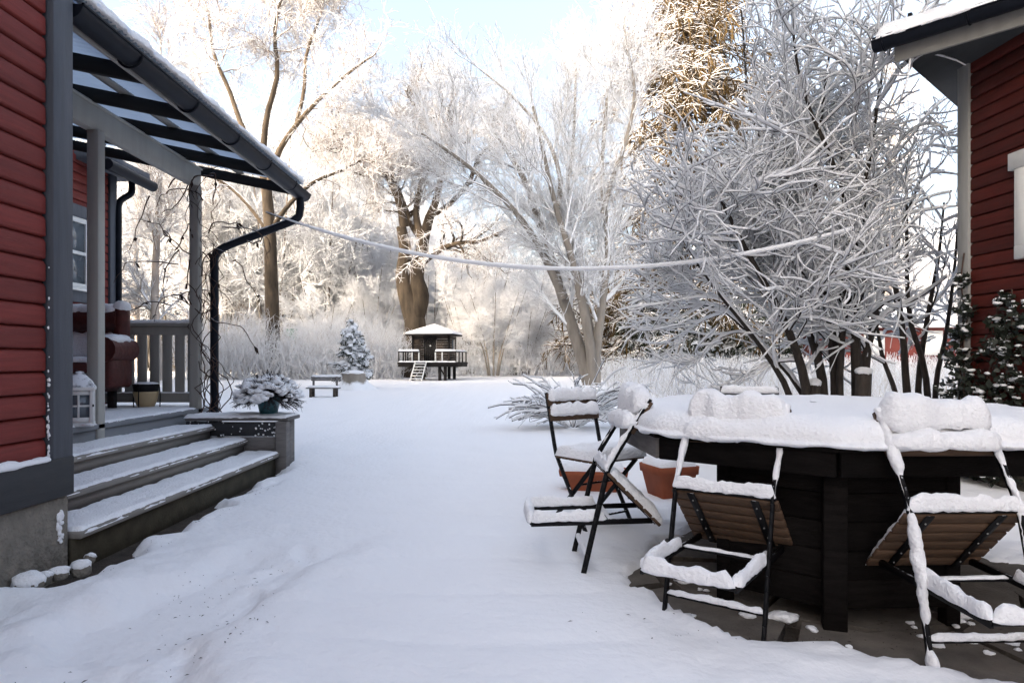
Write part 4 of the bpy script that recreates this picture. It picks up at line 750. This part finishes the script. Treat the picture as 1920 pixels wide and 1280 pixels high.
# --- birches behind the porch
BIR = [dict(N_=70, t0=.2, t1=1, ang=(25, 50), ln=(1.6, 3.4), K=7, wig=.08, trop=.03, rf=.35, rmin=.02, fall=.6), dict(N_=900, t0=.15, t1=1, ang=(20, 50), ln=(.8, 1.9), K=6, wig=.10, trop=-.12, rf=.5, rmin=.013, fall=.3), dict(N_=5200, t0=.1, t1=1, ang=(15, 45), ln=(.4, 1.0), K=3, wig=.1, trop=-.15, rf=.6, rmin=.0105)]
birch_src = None
for q, (px, Yb, lean, lab) in enumerate(((300, 33, -.6, 'leaning pale birch seen through the porch between its posts'), (262, 44, .4, 'slender birch rising left of the crooked oak, nearest the wall'), (362, 47, .3, 'tall birch rising just left of the crooked oak crown'), (450, 52, -.5, 'birch standing behind the crooked oak trunk'), (1672, 34, .3, 'thin pale birch far behind the snowy garden shrub'), (620, 55, .3, 'far birch between the two oaks'))):
    b = grounded(px, Yb, .1)
    if q == 0:
        S = [stem([b, b+np.array([-.25, 0, 3]), b+np.array([-.2, .1, 7]), b+np.array([.1, 0, 12]), b+np.array([0, 0, 17])], .26, .03)]
        e, L = tree('birch_tree', lab, b, S, BIR, ('bark_birch', 'frost_twig_warm', 'frost_twig_warm'), seed=16, group='birches behind the garden'); birch_src = e
    else:
        o = birch_src.copy(); col.objects.link(o); o.location = b; o.rotation_euler = (0, 0, 1.3*q); o.scale = (1, 1, (1.0, 1.15, 1.25, 1.1, .9, 1.0)[q]); o['label'] = lab
        for ch in birch_src.children: c_ = ch.copy(); col.objects.link(c_); c_.parent = o
# --- small multi-stemmed trees right of the playhouse
src = None
for q, (px, Yb, lab) in enumerate(((925, 41, 'frosted small tree with dark stems right of the playhouse'), (985, 45, 'frosted small tree left of the linden trunks'), (880, 47, 'frosted small tree behind the playhouse railing'), (700, 48, 'frosted small tree between the snowy spruce and the forked oak'), (610, 46, 'frosted small tree behind the garden bench'))):
    b = grounded(px, Yb, .15)
    if src is None:
        g = np.random.default_rng(17); S = []
        for k in range(8):
            a = k*.8; d = np.array([math.cos(a), math.sin(a)*.8]); S.append(stem([b+np.array([d[0]*.3, d[1]*.3, 0]), b+np.array([d[0]*.6, d[1]*.6, 1.5]), b+np.array([d[0]*1.2, d[1]*1.2, 3.0]), b+np.array([d[0]*2.0, d[1]*2, 4.4+g.random()])], .05, .015))
        src, L = tree('frosted_small_tree', lab, b, S, [dict(N_=90, t0=.3, t1=1, ang=(25, 60), ln=(.8, 2.0), K=5, wig=.14, rf=.5, rmin=.018, fall=.3), dict(N_=1100, t0=.1, t1=1, ang=(25, 60), ln=(.5, 1.2), K=4, wig=.15, rf=.6, rmin=.013, fall=.2), dict(N_=6500, t0=.1, t1=1, ang=(25, 60), ln=(.25, .6), K=2, wig=.1, rf=.7, rmin=.011)], ('bark_linden', 'frost_white', 'frost_white'), seed=18, group='frosted small trees')
    else:
        o = src.copy(); col.objects.link(o); o.location = b; o.rotation_euler = (0, 0, 1.7*q); o.scale = (1, 1, (1, .9, 1.15, 1.0, .95)[q]); o['label'] = lab
        for ch in src.children: c_ = ch.copy(); col.objects.link(c_); c_.parent = o
# --- uncountable frosted thicket along the far edge, and the wood behind it
def brush(name, label, n, box_, hfun, ang, m, rmin, lv2, seed, ln2=(.4, 1.1), K=4):
    g = np.random.default_rng(seed); x0, x1, y0, y1 = box_; x = x0+(x1-x0)*g.random(n); y = y0+(y1-y0)*g.random(n); h = hfun(x, y, g); base = np.stack([x, y, ground_z(x, y)], 1)
    d = unit(np.stack([g.normal(size=n)*ang, g.normal(size=n)*ang, np.ones(n)], 1)); st = (h/(K-1))[:, None]; Q = [base]
    for k in range(K-1): d = unit(d+.14*g.normal(size=(n, 3))); Q.append(Q[-1]+d*st)
    P = np.stack(Q, 1); r = np.full(P.shape[:2], rmin)*np.linspace(1.5, .7, K)[None]; parts = tubes(P, r, 3)
    if lv2:
        A = kids(P, r, lv2, .15, 1, (20, 60), ln2, 3, .14, .0, .8, rmin*.8, .3, g=g); parts += tubes(*A, 3); B = kids(*A, int(lv2*1.3), .2, 1, (20, 60), (ln2[0]*.4, ln2[1]*.5), 2, .1, 0, .9, rmin*.7, .2, g=g); parts += tubes(*B, 3)
    return tag(part(name, parts, m), label, kind='stuff')
brush('frosted_thicket', 'pale frosted thicket of shrubs along the far edge of the lawn', 1200, (-19, -6.5, 37.5, 43), lambda x, y, g: 1.5+2.2*g.random(len(x))*sstep(-5.5, -8, x)+.3, .35, 'thicket', .0125, 10500, 31)
brush('low_thicket', 'low frosted brush beside and behind the playhouse', 500, (-6.8, 4.5, 41, 47), lambda x, y, g: .8+1.6*g.random(len(x)), .35, 'thicket', .0125, 4600, 32)
def wood(name, label, spots, seed):
    e = empty(name, (0, 60, 0), label, kind='stuff'); g = np.random.default_rng(seed)
    for (x, y, k) in spots:
        o = bpy.data.objects.new('wood_tree', None); col.objects.link(o); o.parent = e; o.location = (x, y-60, .2); o.rotation_euler = (0, 0, 6.28*g.random()); o.scale = (k*.8, k*.8, k)
        for ch in src.children: c_ = ch.copy(); col.objects.link(c_); c_.parent = o; c_['kind'] = 'stuff'
gq = np.random.default_rng(8)
wood('background_wood', 'frosted wood filling the distance behind the garden', [(x, y, (1.5+1.3*gq.random())*(.62+.5*float(sstep(0, -14, np.array(x))))) for x, y in zip(-42+50*gq.random(72), 50+26*gq.random(72))], 1)
wood('right_wood', 'frosted wood beyond the tall grass on the right', [(x, y, 1.3+.8*gq.random()) for x, y in zip(15+32*gq.random(22), 50+22*gq.random(22))], 2)
brush('tall_grass', 'frosted tall dry grass in the meadow right of the linden', 5600, (3.6, 16, 14, 27), lambda x, y, g: .55+.75*g.random(len(x)), .28, 'reed', .007, 0, 35, K=4)
brush('meadow_brush', 'pale frosted meadow stalks behind the tall grass', 3200, (4.5, 26, 27, 40), lambda x, y, g: .7+.7*g.random(len(x)), .3, 'reed', .010, 0, 36, K=3)
# --- spruces
def spruce(name, label, b, h, rad, nL1, nL2, nL3, m, seed, snow=0, z0=.1, needle_r=.02, l2=(.5, 1.2), l3=(.2, .45), droop=-.12, tr=None, group=None):
    g = np.random.default_rng(seed); e = empty(name, b, label, 'tree', group); P, r = stem([(0, 0, 0), (0, 0, h*.5), (0, 0, h)], tr or h*.013, .01, 8); part('trunk', tubes(P, r, 9), 'trunk_dark', e, True)
    t = z0+(1-z0)*g.random(nL1)**1.15; z = t*h; L = rad*(1-t)**.8*(.8+.4*g.random(nL1))+.08*rad; a = g.random(nL1)*6.283; d = np.stack([np.cos(a), np.sin(a), .15-.35*(1-t)], 1); Q = [np.stack([0*z, 0*z, z], 1)]
    for k in range(6): d = unit(d+np.array([0, 0, droop if k < 3 else -droop*.9])+.05*g.normal(size=d.shape)); Q.append(Q[-1]+d*(L/6)[:, None])
    P1 = np.stack(Q, 1); r1 = np.full(P1.shape[:2], needle_r*.8)*np.linspace(1.6, .8, 7); A = kids(P1, r1, nL2, .12, 1, (35, 70), l2, 4, .08, droop*1.4, .9, needle_r, .5, flat=.5, g=g)
    B = kids(*A, nL3, .05, 1, (25, 60), l3, 3, .1, droop*1.5, 1, needle_r, .3, g=g)
    part('branches', tubes(P1, r1, 4), 'trunk_dark', e, False); part('foliage', tubes(*A, 3)+tubes(*B, 3), m, e, False)
    if snow: part('snow', snow_on(P1, r1, snow*1.2, 6, .5)+snow_on(*A, snow, 5, .5), 'snow', e, True)
    return e
spruce('golden_spruce', 'huge old spruce with golden brown sunlit top behind the snowy garden tree', grounded(1285, 45, .2), 33, 10.5, 400, 5600, 16500, 'needle_sunlit', 41, z0=.03, needle_r=.05, l2=(1.0, 2.8), l3=(.6, 1.4), droop=-.16)
spruce('young_spruce', 'young spruce bowed under clumps of snow behind the old stump', grounded(660, 25.3), 2.55, .95, 90, 500, 1900, 'needle', 42, .085, .22, .016, (.18, .42), (.08, .18)); g = np.random.default_rng(61)
part('snow_clumps', [blob((.8*(1-z/2.4)*math.cos(a)*(.6+.4*g.random()), .8*(1-z/2.4)*math.sin(a)*(.6+.4*g.random()), z), np.array([.17, .15, .075])*(.6+.6*g.random()), q, 9, 6, .4) for q, (z, a) in enumerate(zip(.65+1.6*g.random(46), 6.28*g.random(46)))], 'snow', [o for o in bpy.data.objects if o.name == 'young_spruce'][0], True)
spruce('spruce_sapling', 'tiny snowy spruce sapling alone at the far lawn edge', grounded(966, 44, .12), 1.25, .5, 45, 170, 500, 'needle', 43, .055, .12, .02, (.12, .26), (.06, .12))
# the dark row behind the tall grass, under the golden one
for q, (px, Yb, hh, lab) in enumerate(((1205, 41, 5.2, 'low dark spruce left of the golden spruce trunk'), (1290, 39, 4.6, 'low dark spruce below the golden spruce'), (1395, 40, 5.0, 'low dark spruce behind the stems of the garden tree'), (1480, 42, 5.5, 'low dark spruce seen between the sawn stems'))):
    if q == 0: dsrc = spruce('dark_spruce', lab, grounded(px, Yb, .15), 5.2, 2.5, 110, 1300, 6000, 'needle', 44, .10, .03, .03, (.5, 1.1), (.25, .5), group='dark spruces behind the tall grass')
    else:
        o = dsrc.copy(); col.objects.link(o); o.location = grounded(px, Yb, .15); o.rotation_euler = (0, 0, q*1.9); o.scale = (1, 1, hh/5.2); o['label'] = lab
        for ch in dsrc.children: c_ = ch.copy(); col.objects.link(c_); c_.parent = o
# --- spruces out of view left of the house, added to shade the garden
wo = empty('shade_spruces', (-20, 12, 0), 'unseen dark spruces added left of the house to shade the garden', kind='stuff'); gw = np.random.default_rng(77); ws = None
for (x, y, h) in [(-13.5-.42*k+1.5*gw.normal()*.5, 1+1.9*k, 25+3*gw.random()) for k in range(-8, 12)]+[(-17-.42*k, 3+2.6*k, 25+3*gw.random()) for k in range(8)]+[(-22.5-.62*k, 23.5+2.0*k, 12+3*gw.random()) for k in range(7)]:
    if ws is None: ws = spruce('shade_spruce', None, (0, 0, 0), 20, 3.6, 110, 1500, 2500, 'needle', 78, 0, .03, .10, (.8, 1.8), (.4, .8)); pr = ws
    else: ws = pr.copy(); col.objects.link(ws); [setattr(c2, 'parent', ws) or col.objects.link(c2) for c2 in [c1.copy() for c1 in pr.children]]
    if 'category' in ws: del ws['category']
    ws.parent = wo; ws.location = (x+20, y-12, 0); ws.rotation_euler = (0, 0, x*3+y); ws.scale = (1, 1, h/20)
# --- old stump with spreading roots
su = empty('tree_stump', grounded(664, 24.4), 'old flared tree stump streaked with snow under the young spruce', 'stump'); n, k = 26, 8; A = np.linspace(0, 2*math.pi, n, endpoint=False)
lob = 1+.30*np.cos(A*5+.6)+.12*np.cos(A*9); Vs = []
for t in np.linspace(0, 1, k):
    rr_ = (.40+.42*(1-t)**2.6*lob); Vs.append(np.stack([rr_*np.cos(A), rr_*np.sin(A)*.8, np.full(n, .62*t+.05*np.cos(A*3)*t)], 1))
V = np.vstack(Vs); i = np.arange(k-1)[:, None]*n; j = np.arange(n)[None]; j2 = (j+1) % n; part('stump_wood', [(V, np.stack([i+j, i+j2, i+n+j2, i+n+j], -1).reshape(-1, 4))], 'bark_linden', su, True)
part('snow', [blob((0, 0, .62), (.42, .34, .09), 3, 18, 8, .15)], 'snow', su, True)
# --- bowed snowy perennials in front of the linden
sh = empty('snowy_bush', grounded(1075, 10.6), 'low arching bush buried in snow behind the upright chair', 'bush'); g = np.random.default_rng(51); n = 85; a = g.random(n)*6.283
d = unit(np.stack([np.cos(a)*1.0, np.sin(a)*.8, 1.0+1.3*g.random(n)], 1)); L = .6+.75*g.random(n); Q = [np.stack([.10*np.cos(a), .10*np.sin(a), 0*a], 1)]
for k in range(7): d = unit(d+np.array([0, 0, -.16])+.06*g.normal(size=d.shape)); Q.append(Q[-1]+d*(L/7)[:, None])
P1 = np.stack(Q, 1); P1[..., 2] = np.maximum(P1[..., 2], .03); r1 = np.full(P1.shape[:2], .006); A_ = kids(P1, r1, 420, .2, 1, (20, 60), (.12, .40), 4, .12, -.02, .7, .0035, .3, g=g); A_[0][..., 2] = np.maximum(A_[0][..., 2], .02)
part('stems', tubes(P1, r1, 4)+tubes(*A_, 3), 'twig_near', sh); part('snow', snow_on(P1, r1, .034, 6, .4)+snow_on(*A_, .02, 5, .4), 'snow', sh, True)
# ================================================================== PLAYHOUSE, BENCH, FAR BUILDINGS, LINE
PY = 37.; pb = grounded(811, PY); ph = empty('playhouse', pb, 'small dark wooden playhouse on stilts with snowy pyramid roof and white ladder', 'playhouse')
rz = R_(-9); PMx = frame((0, 0, 0), (math.cos(rz), math.sin(rz), 0), (-math.sin(rz), math.cos(rz), 0), (0, 0, 1))
def ph_(name, parts, m, sm=False, par=None): return part(name, xform(parts, PMx), m, par or ph, sm)
ph_('platform', boxes(box(-1.62, 1.62, -1.1, 1.5, .86, .98, .01), box(-1.60, 1.60, -1.05, 1.45, .72, .858)), 'play')
for x in (-.85, .62, .92):
    for y in (-.8, 1.2): ph_('stilt', boxes(box(x-.07, x+.07, y-.07, y+.07, -.2, .72)), 'play')
for a, b in (((-.85, -.8, .15), (-.5, -.8, .7)), ((.62, -.8, .7), (.92, -.8, .2))): ph_('brace', bar(a, b, .05, .07), 'play')
for k in range(11): 
    z = 1.0+k*.135; ph_('wall_plank', boxes(box(-1.0, -.42, -.34, -.30, z, z+.128)), 'play_light'); ph_('wall_plank', boxes(box(.30, 1.0, -.34, -.30, z, z+.128)), 'play_light')
    ph_('side_plank', boxes(box(1.0, 1.035, -.31, 1.2, z, z+.128)), 'play_light'); ph_('left_side_plank', boxes(box(-1.035, -1.0, -.31, 1.2, z, z+.128)), 'play_light')
ph_('corner_post', boxes(box(-1.06, -.96, -.37, -.29, .98, 2.5)), 'play'); ph_('corner_post', boxes(box(.96, 1.06, -.37, -.29, .98, 2.5)), 'play')
dr_ = ph_('door', boxes(*[box(-.40+k*.115, -.295+k*.115, -.33, -.30, .99, 2.2) for k in range(6)]), 'play'); part('handle', xform([blob((-.02, -.36, 1.85), (.05, .03, .05), 1, 8, 6, 0)], PMx), 'white', dr_, True)
ph_('window', boxes(box(1.03, 1.05, .2, .75, 1.6, 2.2)), 'glass'); ph_('lintel', boxes(box(-.42, .32, -.35, -.29, 2.2, 2.5)), 'play')
ph_('roof', [(np.array([[-1.3, -.75, 2.48], [1.3, -.75, 2.48], [1.3, 1.5, 2.48], [-1.3, 1.5, 2.48], [-1.3, -.75, 2.40], [1.3, -.75, 2.40], [1.3, 1.5, 2.40], [-1.3, 1.5, 2.40], [0, .4, 2.95]]), np.array([[0, 1, 5, 4], [1, 2, 6, 5], [2, 3, 7, 6], [3, 0, 4, 7], [7, 6, 5, 4]])[:, ::-1]), (np.array([[-1.3, -.75, 2.48], [1.3, -.75, 2.48], [1.3, 1.5, 2.48], [-1.3, 1.5, 2.48], [0, .4, 2.95]]), np.array([[0, 1, 4], [1, 2, 4], [2, 3, 4], [3, 0, 4]]))], 'play')
u = np.linspace(-1, 1, 41); U, W = np.meshgrid(u, u, indexing='ij'); hgt = 1-np.maximum(np.abs(U), np.abs(W)); pz = np.stack([U, W, 0*U], -1)
SV = np.stack([U*1.32, .375+W*1.145, 2.485+.50*hgt+.085*np.clip(hgt*14, 0, 1)**.5*(1+.12*fbm(pz, 3, 3, 5))], -1); i = np.arange(40)[:, None]*41+np.arange(40)[None]; ph_('roof_snow', [(SV.reshape(-1, 3), np.stack([i, i+41, i+42, i+1], -1).reshape(-1, 4))], 'snow', True)
for x0, x1 in ((-1.58, -.42), (.42, 1.58)):
    r_ = ph_('handrail', boxes(box(x0, x1, -1.08, -1.02, 1.50, 1.56)), 'play')
    for x in np.linspace(x0+.03, x1-.03, 4): part('rail_post', xform(boxes(box(x-.03, x+.03, -1.08, -1.02, .98, 1.5)), PMx), 'play_light' if abs(x) > 1 else 'white', r_)
    part('rail_snow', xform(ridge(np.array([[x0, -1.05, 1.56], [x1, -1.05, 1.56]]), .12, .085, .06, .15, 4), PMx), 'snow', r_, True)
for s in (-1, 1):
    r_ = ph_('side_rail', boxes(box(s*1.55-.03, s*1.55+.03, -1.0, 1.4, 1.50, 1.56)), 'play'); part('rail_snow', xform(ridge(np.array([[s*1.55, -1.0, 1.56], [s*1.55, 1.4, 1.56]]), .1, .07, .06, .15, 4), PMx), 'snow', r_, True)
    for y in (-.3, .5, 1.35): part('rail_post', xform(boxes(box(s*1.55-.03, s*1.55+.03, y-.03, y+.03, .98, 1.5)), PMx), 'play', r_)
ph_('platform_snow', ridge(np.array([[-1.6, -1.03, .98], [1.6, -1.03, .98]]), .16, .06, .06, .15, 4), 'snow', True)
ld = ph_('ladder', boxes(*[bar((x, -1.12, 1.0), (x+dx, -1.75, 0), .06, .05)[q] for x, dx in ((-.62, -.1), (-.02, -.08)) for q in range(2)]), 'white')
for k in range(6): t = .12+k*.155; part('rung', xform(boxes(box(-.62-.1*t, -.02-.08*t, -1.16-.63*t, -1.06-.63*t, 1-t-.02, 1-t+.03)), PMx), 'white', ld)
# bench
be = empty('garden_bench', grounded(608, 20.4), 'small weathered garden bench deep in snow left of the stump', 'bench')
for z in (.475, .545): part('back_board', boxes(box(-.44, .46, .155, .18, z-.03, z+.025)), 'greywood', be)
for y in (-.14, -.03, .08): part('seat_board', boxes(box(-.50, .46, y-.05, y+.05, .22, .25)), 'greywood', be)
for x in (-.36, .34):
    part('back_support', boxes(box(x-.03, x+.03, .13, .155, .2, .57)), 'greywood', be)
    for y in (-.15, .12): part('leg', boxes(box(x-.035, x+.035, y-.035, y+.035, -.05, .219)), 'play_light', be)
    part('apron', boxes(box(x-.03, x+.03, -.11, .08, .14, .219)), 'play_light', be)
part('snow', ridge(np.array([[-.5, -.03, .25], [.46, -.03, .25]]), .30, .075, .04, .15, 6)+ridge(np.array([[-.44, .167, .57], [.46, .167, .57]]), .07, .06, .04, .2, 8), 'snow', be, True)
# far red houses
def far_house(label, px, Y, wd, h, rh, rot):
    b = grounded(px, Y, .4); e = empty('far_cottage', b, label, 'cottage'); c, s = math.cos(rot), math.sin(rot); FM = frame((0, 0, 0), (c, s, 0), (-s, c, 0), (0, 0, 1)); w, d = wd/2, 3.
    part('wall', xform(boxes(box(-w, w, -d, d, -1, h)), FM), 'far_red', e)
    part('roof', xform([(np.array([[-w-.4, -d-.5, h-.15], [w+.4, -d-.5, h-.15], [w+.4, d+.5, h-.15], [-w-.4, d+.5, h-.15], [-w-.4, 0, h+rh], [w+.4, 0, h+rh]]), np.array([[0, 1, 5, 4], [2, 3, 4, 5], [3, 2, 1, 0]])), (np.array([[-w-.4, -d-.5, h-.15], [-w-.4, d+.5, h-.15], [-w-.4, 0, h+rh], [w+.4, -d-.5, h-.15], [w+.4, d+.5, h-.15], [w+.4, 0, h+rh]]), np.array([[0, 2, 1], [3, 4, 5]]))], FM), 'snow', e)
    for x in (-w*.5, w*.5): part('window', xform(boxes(box(x-.45, x+.45, -d-.04, -d-.01, .9, 2.0)), FM), 'white', e)
far_house('red cottage with snowy roof glimpsed between the linden trunks', 1095, 62, 9, 2.4, 2.3, .1)
far_house('red cottage glimpsed through the stems of the garden tree', 1640, 34, 5.0, 2.3, 1.1, -.1)
gb_ = empty('utility_cabinet', grounded(547, 44, .1), 'green utility cabinet half hidden in the thicket', 'cabinet'); part('box', boxes(box(-.35, .35, -.3, .3, 1.6, 3.0, .03)), 'green', gb_); part('lid', boxes(box(-.4, .4, -.35, .35, 3.0, 3.08)), 'snow', gb_)
for x in (-.25, .25): part('leg', boxes(box(x-.05, x+.05, -.05, .05, -.1, 1.6)), 'trunk_dark', gb_)
# snow-laden clothes line from the downpipe to the garden tree
cl = empty('clothes_line', (0, 7.3, 2), 'clothes line sagging across the garden under a sleeve of snow', 'clothes line'); A0 = np.array([-2.68, 7.44, 2.66]); A1 = at(1600, 430, 5.9)
t = np.linspace(0, 1, 260); P = A0+(A1-A0)*t[:, None]; P[:, 2] -= .47*4*t*(1-t)*(1+.15*(t-.5)); CB = np.array([0, 7.3, 2])
part('cord', tubes(P, .005, 5), 'iron', cl, True, CB); rt = .007+.0135*sstep(0, .16, t)*(1+.22*noise3(P*7.)+.1*noise3(P*23.)); part('snow', tubes(P+np.array([0, 0, .012]), rt, 9), 'snow', cl, True, CB)
